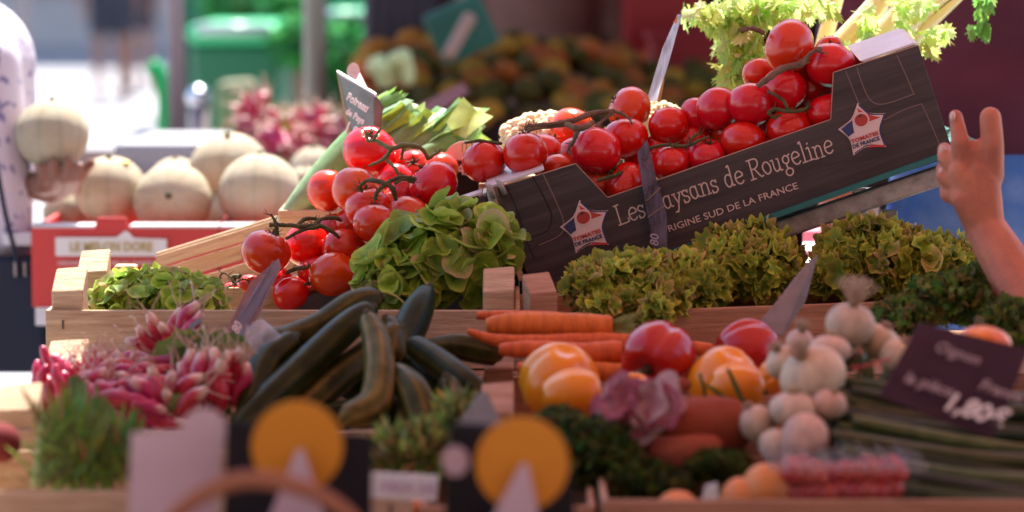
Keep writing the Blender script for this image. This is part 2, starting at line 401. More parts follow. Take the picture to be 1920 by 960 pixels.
# vendor in plum T-shirt and jeans behind the stall
make_person('person in plum T-shirt and blue jeans standing behind the dark tomato carton', V(at(1862, 480, .75).x, .75, 0), 1.78, 0, (SKIN, PLUM, JEANS), .008, hem=1.10)

# person reaching in from the side: bare forearm, hand by the carton's corner
Y0 = -.27
def reach_hand(p):
    b = p['body']
    def c(a, d, ya=Y0, yb=Y0, n=12): capsule(b, at(a[0], a[1], ya), at(d[0], d[1], yb), a[2]*mpp(ya), d[2]*mpp(yb), n)
    wr = (1846, 425, 39)
    # forearm
    c((2065, 790, 60), (1960, 615, 58), -.46, -.38); c((1960, 615, 58), (1890, 500, 48), -.38, -.31); c((1890, 500, 48), wr, -.31, Y0)
    # palm
    for q in ((1836, 320, 27), (1815, 340, 27), (1806, 372, 24), (1850, 340, 26), (1800, 322, 22)): c(wr, q, Y0, Y0-.005)
    c((1832, 330, 30), (1806, 362, 26), Y0, Y0)
    c((1836, 330, 26), (1831, 282, 21), Y0, Y0-.004); c((1812, 320, 22), (1818, 296, 20), Y0, Y0-.002)
    # thumb upright
    c((1858, 330, 25), (1861, 272, 22), Y0, Y0-.012); c((1861, 272, 22), (1857, 221, 21), Y0-.012, Y0-.008)
    # index pointing up
    c((1806, 322, 22), (1801, 268, 19), Y0+.006, Y0-.008); c((1801, 268, 18), (1792, 218, 13), Y0-.008, Y0+.012)
    # curled fingers
    c((1806, 330, 20), (1774, 296, 17), Y0, Y0+.012); c((1774, 296, 17), (1771, 280, 14), Y0+.012, Y0+.035)
    c((1806, 350, 20), (1771, 332, 16), Y0, Y0+.012); c((1771, 332, 16), (1768, 316, 14), Y0+.012, Y0+.032)
    c((1808, 372, 20), (1777, 366, 15), Y0, Y0+.012); c((1777, 366, 15), (1772, 352, 12), Y0+.012, Y0+.03)
    p['nails'] = [(at(1767, 282, Y0-.001+.012), (.0045, .004, .0065)), (at(1786, 219, Y0+.001), (.004, .005, .007)), (at(1766, 322, Y0+.010), (.0045, .004, .006))]
    # upper arm
    capsule(b, at(2065, 790, -.46), V(.99, -.60, 1.11), .038, .045)
make_person('person with bare forearm and raised hand reaching to the dark carton corner', (1.13, -.60, 0), 1.42, R(75), (SKIN, mat('grey_tee', (.4, .4, .42), .9), JEANS), .0026, extra=reach_hand, larm=(at(2065, 790, -.46), at(1960, 615, -.38)))

# shopper in floral blouse holding a melon
YM = 1.12
def melon_hand(p):
    b = p['body']
    def c(a, d, ya, yb, n=10): capsule(b, at(a[0], a[1], ya), at(d[0], d[1], yb), a[2]*mpp(ya), d[2]*mpp(yb), n)
    el = at(-90, 400, YM+.12); wr = at(45, 345, YM+.03)
    capsule(b, el, wr, .04, .026)
    c((45, 345, 24), (100, 362, 24), YM+.02, YM-.01); c((45, 350, 22), (118, 352, 22), YM+.02, YM-.02); c((50, 340, 22), (85, 345, 22), YM+.02, YM-.04)
    for x0, x1, y1 in ((85, 76, 312), (105, 100, 303), (125, 128, 300), (140, 150, 312)):
        c((x0, 356, 12), ((x0+x1)/2, 332, 11), YM-.03, YM-.07); c(((x0+x1)/2, 332, 11), (x1, y1, 9), YM-.07, YM-.075)
    c((120, 350, 15), (150, 330, 12), YM+.0, YM+.0); c((150, 330, 12), (172, 305, 9), YM, YM-.01)
    # sleeve: long blouse sleeve and loose hem
    s = p['shirt']; sh = V(-1.0, 1.2, 1.37)
    capsule(s, at(-20, 120, YM+.02), at(-5, 330, YM), .055, .06); capsule(s, at(-5, 330, YM), at(15, 440, YM-.02), .05, .045)
    capsule(s, at(-60, 120, YM+.1), at(-30, 560, YM+.06), .12, .085)
make_person('person in pale floral blouse at the melon display holding a melon', (-1.03, YM+.08, 0), 1.72, R(-70), (SKIND, BLOUSE, NAVY), .005, extra=melon_hand, rarm=(at(-90, 400, YM+.12), at(-60, 390, YM+.1)))
bag = thing('shoulder_bag', 'dark navy shoulder bag with thin strap hanging beside floral blouse', 'bag', at(0, 700, YM-.12))
g = G(); q = [at(x, y, YM-.12) for x, y in ((-60, 490), (70, 484), (80, 500), (88, 700), (-60, 700))]
g.add([p for p in q]+[p+V(0, .07, 0) for p in q], [(0,1,2,3,4), (9,8,7,6,5)]+[(i, i+5, (i+1) % 5+5, (i+1) % 5) for i in range(5)]); build(g, 'bag_body', NAVY, bag, smooth=False, bevel=.008)
g = G(); ptube(g, [(-8, 300, YM-.1, 5), (10, 400, YM-.115, 5), (30, 480, YM-.125, 5), (34, 520, YM-.125, 5)], 6); build(g, 'strap', NAVY, bag)
g = G(); 
for x in (28, 46): ptube(g, [(x, 492, YM-.128, 2.5), (x+1, 518, YM-.128, 2.5)], 6)
build(g, 'clasp', GALV, bag)

# passers-by in the far street (bare legs, dark shorts)
DK = mat('dark_top', (.03, .03, .045), .9); GR = mat('grey_top', (.25, .24, .26), .9)
def walker(label, px, Y, h, rz, top, sk, legs=None):
    x = at(px, 200, Y).x; M = TM(V(x, Y, 0), Matrix.Rotation(rz, 4, 'Z')); root = thing('person', label, 'person', M)
    p = person_parts(M, h)
    p['trousers'] = G()
    k = h/1.7; Ms = M.to_3x3().to_4x4(); p['trousers'].ball(M @ V(0, 0, .92*k), (.17*k, .12*k, .12*k), Ms)
    for sx in (-1, 1): capsule(p['trousers'], M @ V(sx*.085*k, 0, .9*k), M @ V(sx*.09*k, 0, .64*k), .1*k, .095*k)
    for nm, mt in (('body', sk), ('shirt', top), ('trousers', DK), ('hair', HAIRM)): place_mesh(remesh(p[nm], nm, mt, .014, 3), M, nm, root)
walker('person in dark shorts with bare legs walking on the sunlit street', 208, 22.0, 1.75, R(20), DK, SKIND)
walker('person in dark clothes standing further along the street beside green chair', 262, 24.0, 1.72, R(-30), GR, SKIND)

# ================= NEIGHBOURING STALLS BEHIND =================
def post(px, Y, rpx, m, label):
    c = at(px, 300, Y); g = G(); r = rpx*mpp(Y); g.tube([V(c.x, Y, 0), V(c.x, Y, 2.6)], r, 14); build(g, 'stall_pole', m, label=label, cat='pole', group='stall poles in the background')
post(333, 3.0, 16, MAUVEPOLE, 'mauve brown pole rising behind the melons')
post(592, 3.6, 22, OLIVEPOLE, 'thick olive grey pole rising behind the radish heap')
post(50, 9.0, 9, MAUVEPOLE, 'thin grey pole across the street behind floral blouse')
# grey bollard with shiny cap
b_ = thing('bollard', 'grey street bollard with bright rounded cap', 'bollard', V(at(372, 200, 4.2).x, 4.2, 0))
c = at(372, 180, 4.2); g = G(); g.tube([V(c.x, 4.2, 0), V(c.x, 4.2, c.z-.02)], .028, 14); build(g, 'shaft', MAUVEPOLE, b_)
g = G(); g.ball(V(c.x, 4.2, c.z-.005), .033); build(g, 'cap', mat('chrome', (.7, .7, .75), .15, metal=1), b_)
# green wheelie bins / crates / chair
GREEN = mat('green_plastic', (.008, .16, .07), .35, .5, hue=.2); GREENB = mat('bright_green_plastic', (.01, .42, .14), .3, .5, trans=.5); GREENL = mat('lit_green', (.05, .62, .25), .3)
LGREY = mat('grey_lid', (.45, .5, .5), .3)
def wheelie(px0, px1, ytop, Y, label):
    a = at(px0, ytop, Y); b = at(px1, ytop, Y); wd = b.x-a.x; cx = (a.x+b.x)/2; zt = a.z
    t = thing('wheeled_bin', label, 'bin', V(cx, Y, 0), 'green wheeled bins')
    g = G(); 
    vs = [V(cx-wd*.42, Y-.28, .12), V(cx+wd*.42, Y-.28, .12), V(cx+wd*.42, Y+.28, .12), V(cx-wd*.42, Y+.28, .12), V(cx-wd*.5, Y-.36, zt-.1), V(cx+wd*.5, Y-.36, zt-.1), V(cx+wd*.5, Y+.36, zt-.1), V(cx-wd*.5, Y+.36, zt-.1)]
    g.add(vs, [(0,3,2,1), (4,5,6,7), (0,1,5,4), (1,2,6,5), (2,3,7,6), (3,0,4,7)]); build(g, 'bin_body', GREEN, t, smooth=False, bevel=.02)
    g = G(); g.box((cx, Y, zt-.06), (wd*1.05, .78, .07)); build(g, 'lid', GREENL, t, smooth=False, bevel=.03)  # lid colour lightened to carry the light falling on its top
    g = G(); g.tube([V(cx-wd*.4, Y-.42, zt-.04), V(cx+wd*.4, Y-.42, zt-.04)], .022, 10); build(g, 'handle', LGREY, t)
    for s_ in (-1, 1):
        g = G(); g.tube([V(cx+s_*wd*.4-.03, Y+.2, .1), V(cx+s_*wd*.4+.03, Y+.2, .1)], .1, 16); build(g, 'wheel', SLATE, t)
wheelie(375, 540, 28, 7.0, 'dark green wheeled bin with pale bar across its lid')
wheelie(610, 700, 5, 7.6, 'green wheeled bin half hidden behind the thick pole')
# beige sack/board standing in front of the bin
g = G(); q = [at(x, y, 5.2) for x, y in ((405, 155), (475, 150), (500, 270), (395, 270))]; q = q[:2]+[V(q[2].x, 5.2, 0), V(q[3].x, 5.2, 0)]
g.add(q+[p+V(0, .12, 0) for p in q], [(0,1,2,3), (7,6,5,4)]+[(i, i+4, (i+1) % 4+4, (i+1) % 4) for i in range(4)]); build(g, 'paper_sack', mat('olive_beige_paper', (.36, .35, .22), .8, trans=.3), smooth=False, bevel=.02, label='pale olive paper sack standing against green bin', cat='sack')
# curved bright green chair
ch = thing('garden_chair', 'bright green curved plastic chair on the sunlit street', 'chair', V(at(300, 250, 5).x, 5, 0))
g = G(); ptube(g, [(322, 265, 5, 26), (306, 240, 5, 24), (308, 190, 5, 28), (302, 145, 5, 30), (290, 120, 5, 20), (280, 138, 5, 18)], 10, flat=.5); 
build(g, 'backrest', GREENB, ch)
c = at(305, 268, 5); g = G(); g.box((c.x+.12, 5.2, c.z-.03), (.42, .42, .03)); build(g, 'seat', GREENB, ch, smooth=False, bevel=.012)
for sx in (-1, 1):
    for sy in (-1, 1): g = G(); g.tube([V(c.x+.12+sx*.18, 5.2+sy*.18, c.z-.03), V(c.x+.12+sx*.21, 5.2+sy*.22, 0)], .018, 8); build(g, 'leg', GREENB, ch)
ks = thing('green_kiosk', 'dark green painted kiosk beyond the wheeled bins', 'kiosk', V(-1.5, 12, 0))
KG = mat('kiosk_green', (.010, .11, .055), .5, vary=.4, nscale=2)
a = at(335, 100, 11); b = at(720, 100, 11); g = G(); g.box(((a.x+b.x)/2, 12, 1.25), (b.x-a.x, 2, 2.5)); build(g, 'wall', KG, ks, smooth=False)
g = G(); g.box(((a.x+b.x)/2, 11.9, 2.55), (b.x-a.x+.2, 2.4, .1)); build(g, 'roof', KG, ks, smooth=False)
for i in range(3): g = G(); g.box((a.x+(b.x-a.x)*(i+.5)/3, 10.98, 1.45), ((b.x-a.x)/3-.08, .05, 1.1)); build(g, 'shutter', GREEN, ks, smooth=False)
# green leafy shrub between the poles
def leafcloud(g, c, r, n, size, col, seed, flat=1):
    q = random.Random(seed)
    for i in range(n):
        d = Vector((q.gauss(0, 1), q.gauss(0, 1), q.gauss(0, 1))).normalized()*q.uniform(.35, 1)**.5
        p = Vector(c)+Vector((d.x*r[0], d.y*r[1], d.z*r[2])); s_ = size*q.uniform(.6, 1.3)
        M = TM(p, Matrix.Rotation(q.uniform(0, 6.3), 4, 'Z') @ Matrix.Rotation(q.uniform(-1.3, 1.3), 4, 'X'))
        cc = tuple(k*q.uniform(.6, 1.35) for k in col)
        g.add([M @ V(0, -s_, 0), M @ V(s_*.45, -.1*s_, s_*.12), M @ V(s_*.3, s_*.5, 0), M @ V(0, s_, -.1*s_), M @ V(-s_*.3, s_*.5, 0), M @ V(-s_*.45, -.1*s_, s_*.12)], [(0,1,2,3,4,5)], cc)
for px, py, Y, r, lab in ((655, 90, 7.2, .17, 'leafy green shrub growing behind the thick pole'), (450, 8, 8.2, .16, 'bright green bushy shrub above the wheeled bin'), (570, 80, 6.6, .12, 'low green shrub beside the wheeled bins'), (545, 20, 8, .14, 'leafy green shrub touching the thick pole')):
    c = at(px, py, Y); t = thing('shrub', lab, 'shrub', V(c.x, Y, 0), 'street shrubs')
    g = G(); leafcloud(g, c, (r, r, r*.8), 500, .035, (.05, .30, .07), int(px)); build(g, 'crown', HERB, t, smooth=False)
    g = G(); g.tube([V(c.x, Y, 0), c], [.05, .03], 8); build(g, 'stem', WOODR, t)

# --- covered stall behind: counter, backdrop, roof ---
st = thing('market_stall', 'dark covered market stall behind the leeks and celery', 'stall', V(.3, 3.4, 0))
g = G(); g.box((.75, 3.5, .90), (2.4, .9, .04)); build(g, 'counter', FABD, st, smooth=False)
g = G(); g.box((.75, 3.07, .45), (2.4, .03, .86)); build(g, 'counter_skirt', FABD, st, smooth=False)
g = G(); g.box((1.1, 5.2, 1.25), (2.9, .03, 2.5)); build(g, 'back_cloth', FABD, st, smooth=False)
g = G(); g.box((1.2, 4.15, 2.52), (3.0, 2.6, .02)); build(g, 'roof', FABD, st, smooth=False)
for x, y in ((-.34, 5.2), (2.5, 2.9), (2.5, 5.2)):
    g = G(); g.tube([V(x, y, 0), V(x, y, 2.5)], .02, 8); build(g, 'pole', MAUVEPOLE, st)
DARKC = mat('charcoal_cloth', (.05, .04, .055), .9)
g = G(); 
for i in range(9): 
    x = at(700+i*12, 100, 3.9).x; g.tube([V(x, 3.9+.02*(i % 2), .9), V(x+.01, 3.9, 1.7)], .028, 8)
build(g, 'hanging_sheet', DARKC, label='charcoal sheet hanging at the edge of the covered stall', cat='sheet')
# green crate with pale stick tilted
gc = thing('green_crate', 'dark green plastic crate leaning behind the orange heap', 'crate', at(865, 110, 3.3))
Mg = TM(at(865, 55, 3.35), Matrix.Rotation(R(-25), 4, 'Y')); g = G(); g.box((0, 0, 0), (.15, .10, .135), Mg); build(g, 'crate_body', mat('bottle_green', (.008, .11, .075), .5), gc, smooth=False, bevel=.008)
g = G(); ptube(g, [(838, 108, 3.2, 12), (882, 30, 3.27, 13)], 8); build(g, 'wooden_stick', mat('stick_wood', (.42, .24, .18), .8), label='pale wooden stick leaning on dark green crate', cat='stick')
# red crates
RC = mat('crimson_plastic', (.30, .008, .012), .5)
for x0, x1, y0_, y1_, Y, lab in ((1175, 1320, 100, -70, 4.2, 'upper red plastic crate stacked behind the counter'), (1225, 1420, 172, 70, 3.9, 'lower red plastic crate standing next to the orange fruit')):
    a = at(x0, y0_, Y); b = at(x1, y1_, Y); t = thing('red_crate', lab, 'crate', V((a.x+b.x)/2, Y+.15, a.z), 'red crates in the covered stall')
    g = G(); cx = (a.x+b.x)/2; wd = b.x-a.x; hh = b.z-a.z
    g.box((cx, Y, (a.z+b.z)/2), (wd, .01, hh)); g.box((cx, Y+.3, (a.z+b.z)/2), (wd, .01, hh)); g.box((a.x, Y+.15, (a.z+b.z)/2), (.01, .29, hh)); g.box((b.x, Y+.15, (a.z+b.z)/2), (.01, .29, hh)); g.box((cx, Y+.15, a.z+.005), (wd, .29, .01)); build(g, 'crate_body', RC, t, smooth=False, bevel=.003)
    g = G(); g.box((cx, Y+.15, b.z), (wd+.03, .33, .02)); build(g, 'rim', RC, t, smooth=False, bevel=.004)
make_person('person in dusty pink shirt standing at the back of covered stall', V(at(1022, 300, 4.5).x, 4.5, 0), 1.66, R(0), (SKIND, DUSTY, DUSTY), .012)
# heap of orange fruit with olive ones
ORG = mat('orange_fruit', (.36, .125, .014), .75, .2, hue=.5); OLV = mat('olive_fruit', (.075, .052, .006), .75, .2, hue=.5)
q = random.Random(5)
def lump(seed):
    qq = random.Random(seed); ph = qq.uniform(0, 6)
    g = G(); g.ball((0, 0, 0), 1, None, 12, 8, fn=lambda p: p*(1+.10*math.sin(5*math.atan2(p.y, p.x)+ph)*(1-p.z*p.z))); return g
pro = {}
for nm, m_ in (('orange_squash', ORG), ('olive_squash', OLV)):
    pro[nm] = lump(3).mesh(nm, m_)
for i in range(250):
    nm = 'orange_squash' if q.random() < .5 else 'olive_squash'
    px = q.uniform(690, 1420); d = q.uniform(0, 1); Y = 3.15+d*.6
    top = 100+30*math.sin(px/90)+(40 if px > 1200 else 0)
    z = .935+d*.17+q.uniform(0, .05)-(.05 if px > 1200 else 0)
    x = at(px, 150, Y).x
    o = bpy.data.objects.new(nm, pro[nm]); r = q.uniform(.026, .048)
    link(o, TM(V(x, Y, z), Matrix.Rotation(q.uniform(0, 6), 4, 'Z') @ Matrix.Rotation(q.uniform(-.6, .6), 4, 'X'), (r, r*q.uniform(.8, 1.2), r*.8)))
    props(o, 'small orange squash in the heap on the shaded counter' if nm[1] == 'r' else 'small olive brown squash in the heap on the shaded counter', 'squash', 'orange squash heap' if nm[1] == 'r' else 'olive squash heap')
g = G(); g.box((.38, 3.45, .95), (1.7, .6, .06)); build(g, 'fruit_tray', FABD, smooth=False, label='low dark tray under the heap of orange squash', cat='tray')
# lit romanesco-like green-white vegetable
pw = G()
for i in range(26):
    p = at(q.uniform(705, 765), q.uniform(108, 148)-0, 3.1)+V(0, q.uniform(-.04, .04), 0); pw.ball(p, q.uniform(.014, .026), None, 8, 6)
build(pw, 'pale_cabbage', mat('pale_green_leaf', (.62, .66, .30), .6), label='sunlit pale green cabbage at the end of the shaded heap', cat='cabbage')
# mauve folded price card
g = G(); qd = [at(770, 205, 2.2), at(868, 155, 2.25), at(880, 172, 2.25), at(800, 225, 2.2)]; g.add(qd+[p+V(0, .004, 0) for p in qd], [(0,1,2,3), (7,6,5,4)]+[(i, i+4, (i+1) % 4+4, (i+1) % 4) for i in range(4)]); build(g, 'price_card', mat('mauve_card', (.22, .10, .11), .8), smooth=False, label='tilted mauve card leaning on orange squash heap', cat='card')
# ================= MELON DISPLAY =================
ms = thing('melon_table', 'pale trestle table under the red melon carton', 'table', V(-.75, 1.35, 0))
g = G(); g.box((-.43, 1.45, .775), (.74, .95, .03)); build(g, 'tabletop', CARDW, ms, smooth=False)
for x in (-.76, -.1):
    for y in (1.05, 1.85): g = G(); g.tube([V(x, y, 0), V(x, y, .76)], .02, 8); build(g, 'leg', POLE, ms)
def red_carton(px0, px1, label, tab=None):
    Y = .98; a = at(px0, 428, Y); b = at(px1, 434, Y); t = thing('melon_carton', label, 'carton', V((a.x+b.x)/2, Y, .79), 'red melon cartons')
    zt = a.z; wd = b.x-a.x; cx = (a.x+b.x)/2; D = .40
    g = G(); z0 = .79
    pts = [(a.x, z0), (b.x, z0), (b.x, zt)]
    if tab: pts += [(tab[1], zt), (tab[1]-.004, zt+.018), (tab[0]+.004, zt+.018), (tab[0], zt)]
    pts += [(a.x, zt)]
    g.prism(pts, Y, Y+.008); build(g, 'front_panel', REDC, t, smooth=False)
    g = G(); g.box((cx, Y+D, (z0+zt)/2), (wd, .008, zt-z0)); g.box((a.x+.004, Y+D/2, (z0+zt)/2), (.008, D-.02, zt-z0)); g.box((b.x-.004, Y+D/2, (z0+zt)/2), (.008, D-.02, zt-z0)); g.box((cx, Y+D/2, z0+.004), (wd-.02, D-.02, .008)); build(g, 'side_panels', REDC, t, smooth=False)
    g = G()
    segs_ = [(a.x, tab[0]-.002), (tab[1]+.002, b.x)] if tab else [(a.x, b.x)]
    for s0, s1 in segs_: g.box(((s0+s1)/2, Y+.03, zt+.002), (s1-s0, .056, .004))
    build(g, 'folded_rim', CARDW, t, smooth=False); return t
L = at(200, 430, .98).x, at(240, 430, .98).x
t = red_carton(58, 408, 'red melon carton with long white label, largest of the two', (at(178, 430, .98).x, at(240, 430, .98).x))
a = at(104, 445, .975); b = at(313, 480, .975); g = G(); 
mid = at(235, 436, .975)
g.prism([(a.x, b.z), (b.x, b.z), (b.x, a.z-.003), (mid.x+.015, a.z-.001), (mid.x, mid.z+.003), (mid.x-.015, a.z), (a.x, a.z)], .973, .977); build(g, 'label_panel', WHITE, t, smooth=False)
g = text_g('LE MELON DORE', .022, TM(at(130, 471, .971)), bold=.0004, width=(at(285, 460, .97).x-at(130, 460, .97).x)); build(g, 'label_lettering', GOLD, t, smooth=False)
g = text_g('ORIGINE FRANCE  -  MELON CHARENTAIS', .01, TM(at(108, 497, .976)), width=(at(310, 460, .97).x-at(108, 460, .97).x)); build(g, 'small_lettering', WHITE, t, smooth=False)
red_carton(412, 620, 'red melon carton mostly hidden behind the leek and tomatoes')

def melon_mesh(seed):
    def fn(p):
        a = math.atan2(p.y, p.x); r = math.hypot(p.x, p.y)
        k = 1+.014*abs(math.sin(a*5))**.6*r-.007+.008*math.sin(a*2+seed)
        return V(p.x*k, p.y*k, p.z*(.97 if p.z > 0 else .95)*(1-.04*math.exp(-(r/.2)**2)))
    def col(p):
        a = math.atan2(p.y, p.x); s_ = abs(math.sin(a*5)); gk = math.exp(-(s_/.16)**2)*min(1, math.hypot(p.x, p.y)*1.6)
        nz = noise.noise(p*3+V(seed, 0, 0))*.5+.5
        base = V(.62, .57, .43).lerp(V(.58, .46, .30), nz); base = base.lerp(V(.30, .33, .22), gk*(.10+.45*nz))
        return tuple(base)
    g = G(); g.ball((0, 0, 0), 1, None, 60, 28, fn=fn, col=col)
    return g.mesh('melon', MEL)
MM = [melon_mesh(1), melon_mesh(5)]
def melon(px, py, Y, r, label, tilt, k, spin):
    o = bpy.data.objects.new('melon', MM[k]); rr = r*mpp(Y)
    M = TM(at(px, py, Y), Matrix.Rotation(tilt, 4, 'X') @ Matrix.Rotation(spin, 4, 'Z'), (rr, rr, rr*1.0)); link(o, M); WM[o.name] = M
    props(o, label, 'melon', 'charentais melons')
    g = G(); g.tube([V(0, 0, .93), V(.01, 0, 1.0), V(.04, .02, 1.04)], [.10, .06, .05], 8); c = bpy.data.objects.new('stem_scar', g.mesh('stem_scar', VINE)); link(c, None, o)
    return o
melon(98, 253, YM-.02, 68, 'ripe striped melon held up in the hand of floral blouse person', 0, 0, R(4))
ma = melon(207, 358, 1.22, 68, 'melon with small yellow sticker next to the holding hand', R(12), 1, 1.0)
g = G(); g.ball((.12, -.50, .86), (.13, .10, .06), None, 8, 6); c = bpy.data.objects.new('sticker', g.mesh('sticker', mat('yellow_sticker', (.8, .6, .05), .4))); link(c, None, ma)
melon(324, 378, 1.16, 73, 'smooth pale melon in the middle of the front row', R(75), 0, .4)
melon(330, 345, 1.38, 52, 'melon behind the smooth pale one, only its top showing', .2, 1, 2)
melon(430, 322, 1.36, 76, 'highest melon of the pile, resting on the others', R(20), 1, 2.7)
melon(487, 362, 1.16, 77, 'largest round melon beside the long leek', R(-10), 0, R(14))
melon(588, 318, 1.9, 44, 'bluish pale melon in the back by the radish heap', .3, 0, 3)
melon(572, 345, 1.45, 34, 'small melon squeezed behind the largest round one', .3, 1, 2)
melon(128, 400, 1.3, 48, 'melon behind the carton rim under the holding hand', .3, 0, 1)
melon(400, 405, 1.3, 42, 'yellowish melon low in the gap of the pile', .5, 1, .5)
# white sheet behind the held melon
g = G(); g.box((at(110, 398, 1.1).x, 1.1, .90), (.16, .16, .02), Matrix.Identity(4), jit=.006); build(g, 'paper_sheet', WHITE, smooth=False, label='crumpled white paper in the red carton under the held melon', cat='paper')
# grey tub behind the melons
g = G(); a = at(212, 268, 2.3); b = at(400, 320, 2.3)
g.prism([(a.x+.01, a.z-.22), (b.x, a.z-.22), (b.x+.01, a.z), (a.x, a.z), (a.x+.004, a.z-.07)], 2.3, 2.7); build(g, 'grey_tub', mat('grey_plastic', (.32, .31, .33), .6), smooth=False, bevel=.01, label='grey plastic tub behind the melon pile', cat='tub')
bt = thing('back_table', 'dark trestle table carrying the grey tub and pink radish heaps', 'table', V(-.8, 2.7, 0))
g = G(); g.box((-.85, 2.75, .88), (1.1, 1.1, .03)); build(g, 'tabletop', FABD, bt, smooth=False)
for x in (-1.35, -.35):
    for y in (2.3, 3.2): g = G(); g.tube([V(x, y, 0), V(x, y, .87)], .02, 8); build(g, 'leg', POLE, bt)

# ================= RADISHES =================
def radish_mesh(hair=True, seed=0):
    qq = random.Random(seed); g = G(); n = 14
    pts = [V(.002*math.sin(i*.5+seed), .0015*math.cos(i*.7), -.0235+.047*i/n) for i in range(n+1)]
    rad = [.0075*max(.12, math.sin(math.pi*min(1, (i+.9)/(n*1.06+.8)))**.5) for i in range(n+1)]
    def col(t, a):
        f = min(1, max(0, (t-.76+.05*math.sin(a*3+seed))/.16)); nz = .85+.15*math.sin(a*5+t*9)
        return tuple(V(.56*nz, .022, .075).lerp(V(.76, .50, .40), f))
    g.tube(pts, rad, 12, col=col)
    if hair:
        p = pts[-1]; d = V(0, 0, 1); P = [p-V(0, 0, .001)]
        for i in range(7): d = (d+V(qq.uniform(-.35, .35), qq.uniform(-.35, .35), 0)).normalized(); p = p+d*.0038; P.append(p)
        g.tube(P, [.0016, .0009, .0007, .0006, .0005, .0004, .0003, .0002], 4, col=(.60, .40, .28))
        for k in range(2):
            p = pts[-2]+V(qq.uniform(-.003, .003), qq.uniform(-.003, .003), 0); d = V(qq.uniform(-1, 1), qq.uniform(-1, 1), 1).normalized(); P = [p]
            for i in range(5): d = (d+V(qq.uniform(-.4, .4), qq.uniform(-.4, .4), -.05)).normalized(); p = p+d*.006; P.append(p)
            g.tube(P, [.0006]*6, 3, col=(.66, .40, .30))
    return g.mesh('radish', RAD)
RM = [radish_mesh(seed=s_) for s_ in (1, 4, 9)]
def leaf_strip(g, base, d, n_, L, W, col, bend=.4, segs=5, ruf=.0, seed=0, lob=0):
    """tapered bending blade"""
    d = Vector(d).normalized(); n_ = Vector(n_); n_ = (n_-d*n_.dot(d)).normalized(); u = d.cross(n_); vs = []; cs = []
    p = Vector(base)
    for i in range(segs+1):
        t = i/segs; wv = W*math.sin(math.pi*min(1, (t*.92+.08)))**.7*(1+lob*math.sin(i*2.6+seed))
        for k in (-1, 0, 1):
            vs.append(p+u*(k*wv)+n_*(abs(k)*wv*.25+ruf*math.sin(i*1.9+k*2+seed))); cs.append(tuple(c*(1.15 if k == 0 else .95) for c in col))
        d = (d-n_*(bend/segs)).normalized(); n_ = (n_-d*n_.dot(d)).normalized(); p = p+d*(L/segs)
    fs = [(i*3+k, i*3+k+1, (i+1)*3+k+1, (i+1)*3+k) for i in range(segs) for k in (0, 1)]
    g.add(vs, fs, cs)
def radish_bunch(label, px, py, Y, pts, seed, leaves=(), group='radish bunches', size=1.0, greens=0, gdir=None, goff=(0, 0, 0), gs=1):
    """pts: (px,py,dirx,diry,dY,scale) each radish, dir = where its root points in the picture plane"""
    qq = random.Random(seed); t = thing('radish_bunch', label, 'radish bunch', at(px, py, Y), group); Mi = WM[t.name].inverted()
    for i, (x, y, dx, dy, dY) in enumerate(pts):
        c = at(x, y, Y+dY); d = V(dx, qq.uniform(-.35, .35), -dy).normalized(); s_ = size*qq.uniform(.85, 1.15)
        M = Mi @ TM(c, frame(d, (qq.uniform(-1, 1), qq.uniform(-1, 1), .3)), s_)
        o = bpy.data.objects.new('radish', RM[i % 3]); link(o, M, t)
    if greens:
        g = G()
        for i in range(greens):
            b = at(px+goff[0]+qq.uniform(-12, 12)*gs, py+goff[1]+qq.uniform(-8, 8)*gs, Y+goff[2]+qq.uniform(-.01, .02)); gd = gdir or (0, -1)
            d = V(gd[0]+qq.uniform(-.6, .6), qq.uniform(-.5, .5), -gd[1]+qq.uniform(-.4, .5))
            yl = qq.random() < .35
            c = (.30, .24, .05) if yl else (.10, .15, .035)
            leaf_strip(g, b, d, (qq.uniform(-.5, .5), -1, .4), qq.uniform(.03, .06), qq.uniform(.006, .013), tuple(k*qq.uniform(.7, 1.3) for k in c), qq.uniform(.3, 2.2), 6, .003, i, .25)
        for i in range(10):
            b = at(px+qq.uniform(-14, 14), py, Y); g.tube([b, b+V(qq.uniform(-.01, .01), 0, .0)+V(gd[0], 0, -gd[1])*.03], .0016, 5, col=(.25, .30, .10))
        build(g, 'greens', HERB, t)
    return t
def fan(cx, cy, rx, ry, n, dirf, seed):
    qq = random.Random(seed); out = []
    for i in range(n):
        a = 2.39996*i; r = math.sqrt((i+.5)/n); x = cx+rx*r*math.cos(a); y = cy+ry*r*math.sin(a); dx, dy = dirf(x-cx, y-cy)
        out.append((x+qq.uniform(-4, 4), y+qq.uniform(-4, 4), dx+qq.uniform(-.35, .35), dy+qq.uniform(-.35, .35), -.05*(1-r)+qq.uniform(-.02, .02)+(cy-y)*.0004))
    return out
radish_bunch('radish bunch with red tips fanned upwards beside wilted yellow greens', 352, 652, -.42, [(300, 625, -.6, -1, 0), (282, 640, -1, -.9, 0), (318, 640, -.55, -1, -.01), (262, 672, -1, -.05, 0), (345, 607, .55, -1, .01), (356, 615, .7, -1, 0), (275, 695, -1, -.2, -.02), (312, 678, -1, .0, -.03), (300, 702, -1, .15, -.02), (270, 650, -1, -.4, .02), (335, 700, .9, .3, -.04), (268, 712, -1, .2, 0), (330, 625, .1, -1, .02)], 3, greens=60, gdir=(.1, .3), goff=(32, -2, -.05), gs=2.6, size=1.2)
